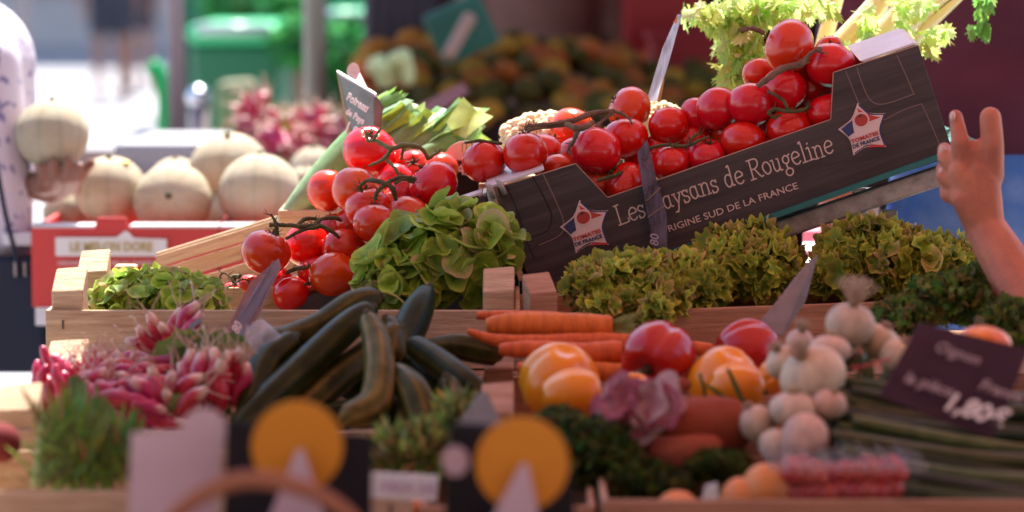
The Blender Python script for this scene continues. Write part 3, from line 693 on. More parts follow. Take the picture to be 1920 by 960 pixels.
radish_bunch('radish bunch standing with white tips up and cut green stems below', 405, 735, -.60, [(360, 705, -.15, -1, .01), (378, 712, -.1, -1, -.01), (400, 702, .05, -1, -.015), (420, 700, .12, -1, -.01), (440, 690, .2, -1, 0), (452, 722, .35, -1, .0), (350, 718, -.3, -1, .02), (388, 690, 0, -1, .02), (412, 725, 0, -1, -.02), (432, 718, .2, -1, .01)], 5, greens=9, gdir=(.05, 1), size=1.25)
radish_bunch('radish bunch heaped over the crate edge with pale tips pointing out', 300, 760, -.62, fan(262, 758, 72, 42, 24, lambda x, y: (.9 if x > 0 else .6, .5+y*.01), 11), 7, greens=5, gdir=(.6, .6), size=1.2)
radish_bunch('radish bunch lying sideways under the wilted greens', 280, 715, -.50, fan(250, 712, 75, 22, 16, lambda x, y: (-1, -.2), 21), 8)
radish_bunch('radish bunch beside the sunlit crate post, reddest of all', 100, 735, -.55, fan(105, 722, 48, 42, 17, lambda x, y: (.1+x*.01, .8), 31), 9, greens=2)
radish_bunch('radish bunch with dense pale root hairs against the back plank', 170, 690, -.45, fan(180, 698, 66, 20, 16, lambda x, y: (.2, -1), 41), 10)
radish_bunch('radish bunch between the hairy one and the overhanging heap', 190, 730, -.55, fan(178, 738, 42, 40, 15, lambda x, y: (.5, -.1+y*.02), 51), 13, greens=3, gdir=(0, 1))
radish_bunch('radish bunch with two fat radishes crossing near the pink price panel', 330, 740, -.66, [(350, 760, .9, -.9, 0), (325, 770, -.3, -1, .01), (300, 735, -.4, -1, .03), (318, 735, .1, -1, .02), (285, 745, -.5, -.6, .02), (340, 735, .5, -.4, .03), (310, 790, .9, .1, 0), (290, 770, .9, .5, 0)], 14, greens=5, gdir=(-.3, 1), size=1.25)
# blurred radish heaps on the far table
for lab, cx, cy, rx, ry, Y, sd in (('distant pink radish bunch standing tall behind the melons', 480, 220, 30, 42, 2.55, 1), ('distant round pink radish bunch beside the slate price sign', 585, 240, 40, 34, 2.5, 2), ('distant pale radish bunch low behind the small melons', 635, 255, 34, 28, 2.6, 3), ('distant dark red radish bunch under the tall one', 530, 262, 36, 24, 2.35, 4)):
    radish_bunch(lab, cx, cy, Y, fan(cx, cy, rx, ry, 26, lambda x, y: (x*.03, y*.03-.2), sd+60), sd, size=1.1, greens=8)
g = G(); leafcloud(g, at(560, 255, 2.8), (.2, .1, .07), 900, .016, (.17, .13, .05), 9); build(g, 'wilted_greens', HERB, smooth=False, label='brownish wilted radish greens behind the distant pink bunches', cat='greens', kind='stuff')

# ================= STALL CRATES =================
tb = thing('stall_table', 'stepped wooden table carrying the vegetable crates', 'table', V(0, -.5, 0))
g = G(); g.box((.11, -1.17, .765), (1.38, 1.66, .03)); build(g, 'tabletop', WOODR, tb, smooth=False)
g = G(); g.box((.12, -.07, .85), (1.36, .42, .02)); build(g, 'upper_tier', WOODR, tb, smooth=False)
g = G(); g.box((.12, -.27, .81), (1.36, .02, .06)); g.box((.12, .13, .42), (1.36, .02, .83)); build(g, 'riser', WOODR, tb, smooth=False)
for x in (-.54, .77):
    for y in (-1.9, -.9, .1): g = G(); g.box((x, y, .375), (.05, .05, .75)); build(g, 'leg', WOODR, tb, smooth=False)
def crate(label, x0, x1, y0, y1, z0, zt, zp, M=None, mt=WOOD, slats=2, group='poplar wood crates', posts=(1, 1, 1, 1), pw_=.042, pd=.03, gap=.0, back_zt=None):
    """wooden produce crate; x0..x1 wide, y0..y1 deep; posts rise to zp above the boards at zt"""
    if M is None: M = Matrix.Identity(4)
    t = thing('wooden_crate', label, 'crate', M @ TM(V((x0+x1)/2, (y0+y1)/2, z0)), group)
    T = .006; H = (zt-z0)
    def bd(c, d, nm):
        g = G(); g.box(c, d, M); build(g, nm, mt, t, smooth=False, bevel=.0012)
    hs = H/slats
    for k in range(slats):
        zc = z0+hs*(k+.5); gh = hs-(.004 if slats > 1 else 0)
        bd(((x0+x1)/2, y0+T/2, zc), (x1-x0, T, gh), 'front_board'); 
        bd(((x0+x1)/2, y1-T/2, zc-.003), (x1-x0, T, gh), 'back_board')
        for x in (x0+T/2, x1-T/2): bd((x, (y0+y1)/2, zc), (T, y1-y0-2*T-.001, gh), 'side_board')
    bd(((x0+x1)/2, (y0+y1)/2, z0+.004), (x1-x0-2*T-.002, y1-y0-2*T-.002, .006), 'bottom_board')
    i = 0
    for x in (x0+T+pw_/2+.001, x1-T-pw_/2-.001):
        for y in (y0+T+pd/2+.001, y1-T-pd/2-.001):
            if posts[i]:
                g = G(); a_, b_, c_, d_ = x-pw_/2, x+pw_/2, y-pd/2, y+pd/2; sl = min(.026, pd*.62)
                vs = [V(u_, v_, w_) for u_, v_, w_ in ((a_, c_, z0+.008), (b_, c_, z0+.008), (b_, d_, z0+.008), (a_, d_, z0+.008), (a_, c_, zp-.002), (b_, c_, zp), (b_, d_, zp+sl), (a_, d_, zp+sl-.003))]
                g.add([M @ p for p in vs], [(0, 3, 2, 1), (4, 5, 6, 7), (0, 1, 5, 4), (1, 2, 6, 5), (2, 3, 7, 6), (3, 0, 4, 7)]); build(g, 'corner_post', mt, t, smooth=False, bevel=.002)
            i += 1
    g = G()
    for x in (x0+.022, x1-.022):
        for zc in (zt-.018, zt-.055):
            if zc > z0: g.box((x, y0-.0006, zc), (.0022, .0012, .011), M @ Matrix.Rotation(0, 4, 'X'))
    build(g, 'staple', STAPLE, t, smooth=False)
    return t
# upper left crate (lettuce): front edge y=582 px
Yc = -.25; zt1 = at(500, 582, Yc).z; zp1 = at(115, 545, Yc).z
xa = at(85, 582, Yc).x; xb = at(975, 582, Yc).x
crate('upper crate with lettuces, its sunlit post beside the navy bag', xa, xb, Yc, .03, .862, zt1, zp1, pw_=.040, pd=.045, slats=1)
# upper right crate (frilly lettuce), turned a little
p0 = at(984, 585, -.28); p1 = at(1722, 550, -.13); dx = p1.x-p0.x; dyy = p1.y-p0.y; ang = math.atan2(dyy, dx)
Mc = TM(V(p0.x, p0.y, 0), Matrix.Rotation(ang, 4, 'Z'))
crate('upper crate with frilly lettuces, turned slightly away', .002, math.hypot(dx, dyy), 0, .24, .862, zt1-.002, zp1+.0, Mc, WOODR, slats=1, pw_=.036, pd=.036, posts=(1, 1, 0, 1))
# radish + cucumber crate
Y3 = -.75; z3 = at(200, 808, Y3).z; zp3 = at(20, 800, Y3).z
crate('lower crate holding radishes and cucumbers with sunlit corner posts', -.578, -.045, Y3, -.33, .782, z3, .888, slats=1, pw_=.048, pd=.04, posts=(1, 1, 0, 0))
# carrots + peppers crate
crate('lower crate holding carrots and bell peppers', -.041, .56, -.76, -.34, .782, z3+.004, .886, mt=WOODR, slats=1, pw_=.036, pd=.06, posts=(1, 1, 0, 0))
# front crates
zf = at(200, 922, -1.04).z
crate('front crate under the fennel greens', -.66, -.10, -1.04, -.78, .782, zf, zf+.015, slats=1, mt=WOOD, posts=(0, 1, 0, 0))
zf2 = at(1700, 938, -1.06).z
crate('front crate with cherry tomato tub and dark stalks', .09, .66, -1.06, -.79, .782, zf2, zf2+.01, slats=1, mt=WOODR, posts=(0, 0, 0, 0))
crate('front crate behind the yellow disc price signs', -.094, .084, -1.04, -.79, .782, zf2-.01, zf2-.01, slats=1, mt=WOODR, posts=(0, 0, 0, 0))

# ================= TILTED TRAYS AND DARK CARTON =================
TH = math.atan2(267, 790)
BL = at(932+.309*0+64, 352+205, 0)   # bottom-left corner of the carton front
TLp = at(932, 352, 0); TRp = at(1722, 85, 0)
ud = (TRp-TLp).normalized(); vd = V(-ud.z, 0, ud.x)
MC = Matrix.Translation(TLp) @ Matrix((ud, V(0, 1, 0), vd)).transposed().to_4x4()   # local x along the carton, z up, origin top-left
k = 1/1400*1.0; W_ = (TRp-TLp).length; H_ = .156; D_ = .38
ct = thing('tomato_carton', 'dark wood-print carton lettered Les Paysans de Rougeline, tilted on steel rack', 'carton', MC @ TM(V(W_/2, 0, -H_)))
def px2l(u, v): return (u/834*W_, v/1400)
pts = [(0, -H_), (W_, -H_), (W_, 0)]+[px2l(*p) for p in ((668, 2), (636, -80), (191, -85), (154, -5))]+[(0, 0)]
def wavy(pts): return pts
g = G(); g.prism(pts, 0, .005, MC); build(g, 'front_panel', CARTON, ct, smooth=False, bevel=.0008)
# raw card edge showing along the cut
g = G()
for i in range(2, 7):
    a, b = pts[i], pts[i+1]; A = V(a[0], 0, a[1]); B = V(b[0], 0, b[1]); d = (B-A).normalized(); nn = V(-d.z, 0, d.x)
    if nn.z < 0 and abs(nn.z) > .3: nn = -nn
    nn = nn*.0009; g.add([MC @ (A+V(0, .0005, 0)), MC @ (B+V(0, .0005, 0)), MC @ (B+nn+V(0, .0005, 0)), MC @ (A+nn+V(0, .0005, 0)), MC @ (A+V(0, .0045, 0)), MC @ (B+V(0, .0045, 0)), MC @ (B+nn+V(0, .0045, 0)), MC @ (A+nn+V(0, .0045, 0))], [(0,1,2,3), (7,6,5,4), (3,2,6,7), (0,4,5,1), (0,3,7,4), (1,5,6,2)])
build(g, 'cut_edge', CARDB, ct, smooth=False)
g = G(); g.box((W_/2, D_, -H_/2-.02), (W_, .005, H_-.04), MC); build(g, 'back_panel', CARTON, ct, smooth=False)
for x in (.0025, W_-.0025):
    g = G(); g.box((x, D_/2, -H_/2), (.005, D_-.012, H_-.001), MC); build(g, 'end_panel', CARTON, ct, smooth=False)
g = G(); g.box((W_/2, D_/2, -H_+.003), (W_-.014, D_-.014, .005), MC); build(g, 'bottom', CARTON, ct, smooth=False)
# folded corner triangles, pale inside face up
g = G(); g.prism([(px2l(728, 0)[0], 0), (W_+.001, 0), (W_-.006, .003), (px2l(722, 0)[0], .003)], .0055, .115, MC @ TM(V(0, 0, .0012), Matrix.Rotation(R(9), 4, 'X')))
f1 = build(g, 'corner_flap', CARDW, ct, smooth=False)
for v_ in f1.data.vertices:
    pass
g = G(); g.prism([(-.012, .0), (px2l(95, 0)[0], 0), (px2l(95, 0)[0], .003), (-.012, .003)], .0055, .10, MC @ TM(V(0, 0, .0012), Matrix.Rotation(R(7), 4, 'X'))); build(g, 'corner_flap', CARDW, ct, smooth=False)
# creased fold lines on the front: thin flat strips, the dark ones painting groove shadow
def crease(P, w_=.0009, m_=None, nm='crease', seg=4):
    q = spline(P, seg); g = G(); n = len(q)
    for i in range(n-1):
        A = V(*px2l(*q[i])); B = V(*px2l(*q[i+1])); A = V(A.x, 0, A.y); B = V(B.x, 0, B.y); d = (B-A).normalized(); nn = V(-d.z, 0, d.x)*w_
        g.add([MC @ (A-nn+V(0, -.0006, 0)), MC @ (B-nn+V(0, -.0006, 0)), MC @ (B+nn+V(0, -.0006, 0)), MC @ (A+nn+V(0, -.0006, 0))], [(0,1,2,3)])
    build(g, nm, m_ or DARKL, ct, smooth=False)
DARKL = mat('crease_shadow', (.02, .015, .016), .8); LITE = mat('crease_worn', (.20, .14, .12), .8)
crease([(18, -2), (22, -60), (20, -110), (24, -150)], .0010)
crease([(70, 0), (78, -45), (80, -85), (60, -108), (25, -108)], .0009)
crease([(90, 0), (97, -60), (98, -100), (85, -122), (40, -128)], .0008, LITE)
crease([(712, -2), (712, -40), (718, -70), (740, -84), (800, -84)], .0007, LITE)
crease([(790, -4), (796, -60), (797, -84)], .0006, LITE)
crease([(690, -2), (694, -60), (700, -95), (720, -112), (770, -106), (806, -106)], .0006, LITE)
crease([(806, -106), (812, -160), (815, -200)], .0006, LITE)
# badge: five-pointed concave star with tricolour and small tomato
def badge(u0, v0, s_):
    base = [(-10, 51), (44, 31), (46, -34), (-17, -50), (-47, 0)]   # picture-plane offsets (x right, y up)
    c_, s2 = math.cos(TH), math.sin(TH)
    L = [((x*c_+y*s2), (-x*s2+y*c_)) for x, y in base]
    def star(k, off=(0, 0), dent=.13):
        out = []
        for i in range(5):
            a = L[i]; b = L[(i+1) % 5]
            for j in range(6):
                t = j/6; x = a[0]+(b[0]-a[0])*t; y = a[1]+(b[1]-a[1])*t; f = 1-dent*math.sin(math.pi*t)*1.7
                out.append(((x*f*k+off[0])*s_, (y*f*k+off[1])*s_))
        return out
    b = []
    def lay(poly, y, m_, nm):
        g = G(); pp = [(px2l(u0+x, v0+z)) for x, z in poly]; n = len(pp)
        c0 = (sum(p[0] for p in pp)/n, sum(p[1] for p in pp)/n)
        vs = [V(c0[0], -y, c0[1])]+[V(p[0], -y, p[1]) for p in pp]+[V(p[0], -y+.0003, p[1]) for p in pp]
        fs = [(0, 1+i, 1+(i+1) % n) for i in range(n)]+[(1+i, 1+n+i, 1+n+(i+1) % n, 1+(i+1) % n) for i in range(n)]
        g.add([MC @ p for p in vs], fs); o = build(g, nm, m_, ct, smooth=False); b.append(o); return o
    lay(star(1.0), .0008, BADGE, 'badge'); lay(star(.955, (2, 0)), .0012, INK_B, 'badge_outline'); lay(star(.90), .0016, BADGE, 'badge_field')
    def rot(P): return [((x*c_+y*s2)*s_, (-x*s2+y*c_)*s_) for x, y in P]
    lay(rot([(-11, 41), (-6, 26), (3, 22), (12, 15), (34, 23), (20, 26), (3, 32)]), .0020, INK_R, 'badge_red_field')
    lay(rot([(-41, 0), (-20, 17), (-19, 8), (-16, -6), (-27, -14)]), .0020, INK_B, 'badge_blue_field')
    lay(rot([(8, -36), (22, -34), (43, -34), (43, -30), (25, -29), (14, -31)]), .0020, INK_R, 'badge_red_band')
    cx, cy = rot([(-3, 18)])[0]
    lay([(cx+math.cos(a/24*6.283)*15.5*s_, cy+math.sin(a/24*6.283)*15*s_) for a in range(24)], .0023, BADGE, 'badge_ring')
    lay([(cx+math.cos(a/24*6.283)*12.8*s_, cy+math.sin(a/24*6.283)*12*s_) for a in range(24)], .0026, mat('print_tomato', (.42, .035, .03), .4), 'badge_tomato')
    lay([(cx+r*math.cos(a/12*6.283)*s_, cy+(8+r*.6*math.sin(a/12*6.283))*s_) for a, r in ((i, 7 if i % 2 else 2.4) for i in range(12))], .0029, mat('print_leaf', (.03, .035, .02), .5), 'badge_leaf')
    for body, yy, m_, wd in (('TOMATES', -27, INK_R, 55), ('DE FRANCE', -37, INK_B, 54)):
        x, y = rot([(-21 if body[0] == 'T' else -18, yy)])[0]; p = px2l(u0+x, v0+y)
        g = text_g(body, 10/1400, MC @ TM(V(p[0], -.0026, p[1]), Matrix.Rotation(0, 4, 'Y')), bold=.00022, extr=.0002, width=wd/1400*s_); build(g, 'badge_lettering', m_, ct, smooth=False)
badge(133, -123, 1.0); badge(686, -116, .98)
# slab-serif lettering from pen strokes
GL = {
 'L': (.62, [[(.08, 1), (.10, 0)], [(-.04, 1.0), (.22, 1.02)], [(-.02, 0), (.58, .03), (.60, .2)]]),
 'P': (.66, [[(.1, 1), (.1, 0)], [(-.04, 1), (.4, 1.0), (.56, .85), (.55, .62), (.35, .48), (.12, .48)], [(-.04, 0), (.26, 0)]]),
 'R': (.72, [[(.1, 1), (.1, 0)], [(-.04, 1), (.4, 1.0), (.55, .87), (.52, .65), (.35, .52), (.12, .5)], [(.3, .5), (.5, .15), (.62, .02), (.72, .04)], [(-.04, 0), (.26, 0)]]),
 'e': (.50, [[(.06, .33), (.46, .38), (.44, .56), (.26, .64), (.08, .5), (.04, .25), (.14, .04), (.32, .0), (.46, .1)]]),
 's': (.42, [[(.38, .62), (.36, .5)], [(.37, .54), (.2, .64), (.06, .52), (.14, .36), (.32, .28), (.36, .12), (.2, .0), (.04, .08)], [(.04, .16), (.05, .0)]]),
 'a': (.56, [[(.42, .5), (.28, .62), (.1, .55), (.04, .28), (.14, .03), (.3, .02), (.42, .2)], [(.42, .62), (.42, .1), (.54, .02)]]),
 'y': (.52, [[(.06, .62), (.25, .12)], [(.46, .62), (.25, .1), (.16, -.2), (.0, -.3)], [(-.02, .62), (.16, .62)], [(.36, .62), (.56, .62)], [(-.03, -.3), (.14, -.3)]]),
 'n': (.58, [[(.1, .62), (.1, 0)], [(.1, .45), (.25, .62), (.42, .56), (.45, .35), (.45, 0)], [(-.02, .62), (.1, .62)], [(0, 0), (.2, 0)], [(.36, 0), (.56, 0)]]),
 'd': (.58, [[(.42, .5), (.28, .62), (.1, .55), (.04, .28), (.14, .03), (.3, .02), (.42, .2)], [(.30, 1), (.42, 1), (.42, .1), (.54, .02)]]),
 'o': (.50, [[(.25, .62), (.08, .5), (.04, .28), (.14, .04), (.27, 0), (.42, .1), (.47, .33), (.4, .55), (.25, .62)]]),
 'u': (.58, [[(.1, .62), (.1, .2), (.18, .02), (.32, .04), (.43, .2)], [(.43, .62), (.43, .05), (.54, .0)], [(-.02, .62), (.1, .62)], [(.34, .62), (.44, .62)]]),
 'g': (.52, [[(.24, .62), (.08, .5), (.08, .3), (.24, .2), (.38, .3), (.4, .5), (.24, .62)], [(.36, .56), (.52, .62)], [(.22, .2), (.2, .04), (.28, -.06)], [(.28, -.06), (.08, -.14), (.06, -.34), (.24, -.44), (.42, -.34), (.44, -.16), (.28, -.06)]]),
 'l': (.32, [[(.04, 1), (.16, 1), (.16, 0)], [(.02, 0), (.30, 0)]]),
 'i': (.32, [[(.04, .62), (.16, .62), (.16, 0)], [(.02, 0), (.30, 0)], [(.15, .84), (.18, .88)]]),
 ' ': (.30, []),
}
def pen(g, word, u0, v0, h, width, wt=2.6):
    tot = sum(GL[c][0]+.06 for c in word); sx = width/(tot*h); x = 0; q = random.Random(4)
    for c in word:
        wv, st_ = GL[c]; jy = q.uniform(-1.6, 1.6); jr = q.uniform(-.05, .05)
        for s_ in st_:
            P = spline([(a, b) for a, b in s_], 4) if len(s_) > 2 else s_
            P = [((x+a*1.0)*h*sx+u0-b*h*jr, b*h+v0+jy) for a, b in P]
            for i in range(len(P)-1):
                A = px2l(*P[i]); B = px2l(*P[i+1]); A = V(A[0], 0, A[1]); B = V(B[0], 0, B[1]); d = B-A
                if d.length < 1e-6: continue
                d.normalize(); nn = V(-d.z, 0, d.x)*(wt/2/1400); e = d*(wt*.4/1400); y = -.0008-.00004*(i % 3)
                A = A-e; B = B+e
                g.add([MC @ (A-nn+V(0, y, 0)), MC @ (B-nn+V(0, y, 0)), MC @ (B+nn+V(0, y, 0)), MC @ (A+nn+V(0, y, 0))], [(0, 1, 2, 3)])
        x += wv+.06
g = G(); pen(g, 'Les Paysans de Rougeline', 196, -140, 37, 428); build(g, 'name_lettering', INK_W, ct, smooth=False)
p = px2l(262, -183); g = text_g('ORIGINE SUD DE LA FRANCE', 18/1400, MC @ TM(V(p[0], -.0012, p[1])), bold=.0001, extr=.0002, width=274/1400); build(g, 'origin_lettering', INK_W, ct, smooth=False)

# second dark carton behind the big lettuce: same tilt, nearer left
ct2 = thing('tomato_carton', 'second dark carton under the tomato pile behind the broad-leaved lettuce', 'carton', MC @ TM(V(-.16, 0, -H_)))
M2 = MC @ TM(V(-.020, 0, 0))
g = G(); g.prism([(-.30, -H_), (0, -H_), (0, -.004), (-.045, -.004), (-.075, -.055), (-.30, -.058)], .0, .005, M2); build(g, 'front_panel', CARTON, ct2, smooth=False, bevel=.0008)
g = G(); g.box((-.0025, .18, -H_/2-.004), (.005, .35, H_-.012), M2); g.box((-.15, .37, -H_/2-.03), (.30, .005, .09), M2); build(g, 'side_panels', CARTON, ct2, smooth=False)
g = G(); g.box((-.15, .18, -H_+.003), (.29, .34, .005), M2); build(g, 'bottom', CARTON, ct2, smooth=False)
g = G(); g.prism([(-.042, 0), (-.001, 0), (-.001, .003), (-.042, .003)], .006, .06, M2 @ TM(V(0, 0, -.002))); build(g, 'corner_flap', CARDW, ct2, smooth=False)
# two steel clips and strap between the cartons
for lab, u, hh in (('small steel clip at the nearer carton corner, darker of the pair', -14, 12), ('small steel clip hooked over the lettered carton corner', 6, 14)):
    x = u/1400; g = G(); g.tube([MC @ V(x+.003, -.004, -.012), MC @ V(x+.001, -.004, .006), MC @ V(x-.003, -.002, hh/1400+.003)], [.0040, .0035, .0012], 8); g.box((x+.001, .004, .001), (.007, .02, .003), MC)
    build(g, 'steel_clip', GALV, label=lab, cat='clip')
g = G(); g.prism([(-.013, -.13), (-.004, -.13), (-.005, .0), (-.014, .0)], .004, .010, MC); build(g, 'card_divider', mat('raw_card', (.55, .42, .28), .8), smooth=False, bevel=.001, label='raw brown card strip wedged between the two dark cartons', cat='card strip')

# sloping wooden tray behind the tomato pile
def tray_board(y, z, z2, x0=-.47, x1=-.20):
    g = G(); g.box(((x0+x1)/2, y, (z+z2)/2), (x1-x0, .007, z2-z), M3); return g
p0 = at(318, 515, .36); M3 = TM(p0, Matrix.Rotation(-R(17), 4, 'Y'))
tr = thing('wooden_tray', 'sloping wooden tray with sunlit slats behind the tomato pile', 'tray', M3, 'poplar wood crates')
for i, (z, z2, y) in enumerate(((-.010, .012, .0), (.016, .033, -.012), (-.045, -.016, .0))):
    g = G(); g.box((.20, y, (z+z2)/2), (.42, .006, z2-z), M3); build(g, 'slat', WOOD, tr, smooth=False, bevel=.001)
g = G(); g.box((.2, .006, .034), (.42, .012, .004), M3); build(g, 'top_rail', WOOD, tr, smooth=False, bevel=.001)
g = G(); g.box((.2, -.17, -.05), (.42, .34, .006), M3); build(g, 'tray_floor', WOOD, tr, smooth=False)
g = G(); c = at(236, 503, .1); g.box((c.x, .10, c.z-.03), (.030, .03, .07), None); build(g, 'end_block', WOOD, tr, smooth=False, bevel=.003)
g = G(); c = at(322, 505, .16); g.box((c.x, .16, c.z-.02), (.026, .022, .045)); build(g, 'end_block', WOOD, tr, smooth=False, bevel=.003)

# steel rack under the carton
rk = thing('steel_rack', 'galvanised steel rack sloping under the lettered carton', 'rack', at(1670, 600, .02))
Mr = MC @ TM(V(0, 0, -H_))
g = G(); g.box((.36, .02, -.0215), (.48, .03, .026), Mr); build(g, 'front_rail', GALV, rk, smooth=False, bevel=.004)
g = G(); g.box((.35, .36, -.024), (.50, .03, .022), Mr); build(g, 'rear_rail', GALV, rk, smooth=False, bevel=.004)
for Y in (.03, .37):
    c = at(1670, 380, .03); g = G(); g.box((c.x, Y+.015, c.z/2-.006), (.021, .02, c.z-.01)); build(g, 'leg', GALV, rk, smooth=False, bevel=.002)
    c = at(1020, 560, .03); g = G(); g.box((c.x, Y+.015, .45), (.021, .02, .9)); build(g, 'leg', GALV, rk, smooth=False, bevel=.002)
g = G(); g.box((.38, .19, -.006), (.50, .40, .007), Mr @ Matrix.Rotation(R(-1.2), 4, 'Y')); build(g, 'teal_sheet', TEAL, smooth=False, label='thin teal plastic sheet between the lettered carton and steel rack', cat='sheet')

# glimpses under the rack: pink and white boxes on a bright cloth
g = G(); a = at(1545, 432, .8); g.box((a.x, .85, a.z-.01), (.14, .1, .02)); build(g, 'pink_box', mat('pink_card', (.60, .16, .24), .6), smooth=False, bevel=.003, label='flat pink box seen under the steel rack', cat='box')
g = G(); a = at(1632, 385, .7); g.box((a.x, .75, a.z-.05), (.035, .05, .14)); build(g, 'white_box', CARDW, smooth=False, bevel=.003, label='white upright box beside the steel rack leg', cat='box')
g = G(); a = at(1560, 480, .75); g.box((a.x-.02, .9, a.z-.03), (.30, .5, .05)); build(g, 'white_cloth', WHITE, smooth=False, bevel=.01, label='bright white cloth seen between two frilly lettuces', cat='cloth')
g = G(); g.box((.45, .95, .43), (.6, .5, .86)); build(g, 'packing_case', FABD, smooth=False, label='dark packing case under the white cloth', cat='case')
# ================= TOMATOES =================
def tomato_mesh(seed):
    q = random.Random(seed); ph = q.uniform(0, 6); am = q.uniform(.006, .02); ov = q.uniform(.0, .05)
    def fn(p):
        r = math.hypot(p.x, p.y); a = math.atan2(p.y, p.x)
        z = p.z*.87
        if p.z > 0: z -= .17*math.exp(-(r/.20)**2)-.03*r
        else: z += .05*math.exp(-(r/.15)**2)
        k = 1+am*math.sin(a*5+ph)*max(0, p.z+.4)+ov*math.cos(a+ph)*p.z*.6
        return V(p.x*k, p.y*k*(1-ov*.5), z)
    g = G(); g.ball((0, 0, 0), 1, None, 40, 26, fn=fn); return g.mesh('tomato', TOM)
def calyx_mesh(seed):
    q = random.Random(seed); g = G()
    for i in range(5):
        a = i*1.2566+q.uniform(-.3, .3); L = q.uniform(.34, .52); up = q.uniform(.0, .5); P = []
        for j in range(7):
            t = j/6; r = .03+L*t; P.append(V(math.cos(a+.3*t)*r, math.sin(a+.3*t)*r, .72+.13*math.sin(t*2.6)+up*t*t*.5))
        g.tube(P, [.035, .045, .042, .034, .025, .016, .005], 6, flat=.4)
    g.tube([V(0, 0, .66), V(0, 0, .78), V(.03, .02, .90), V(.06, .02, .97)], [.055, .05, .045, .06], 8)
    return g.mesh('calyx', VINE)
TMs = [tomato_mesh(i) for i in range(5)]; CMs = [calyx_mesh(i) for i in range(3)]
NT = [0]
def tomato(px, py, r, Y, label, axis=None, ry=None, cal=True):
    i = NT[0]; NT[0] += 1; q = random.Random(i*7+1)
    if axis is None: axis = (q.uniform(-.5, .5), q.uniform(.15, .8), q.uniform(.6, 1))
    rr = r*mpp(Y); o = bpy.data.objects.new('tomato', TMs[i % 5]); F = frame(axis) @ Matrix.Rotation(q.uniform(0, 6), 4, 'Z')
    s_ = rr/.97; M = TM(at(px, py, Y), F, (s_*q.uniform(.98, 1.03), s_*q.uniform(.97, 1.02), s_*q.uniform(.98, 1.06))); link(o, M); WM[o.name] = M
    props(o, label, 'tomato', 'vine tomatoes')
    if cal: c = bpy.data.objects.new('calyx', CMs[i % 3]); link(c, None, o)
    return o
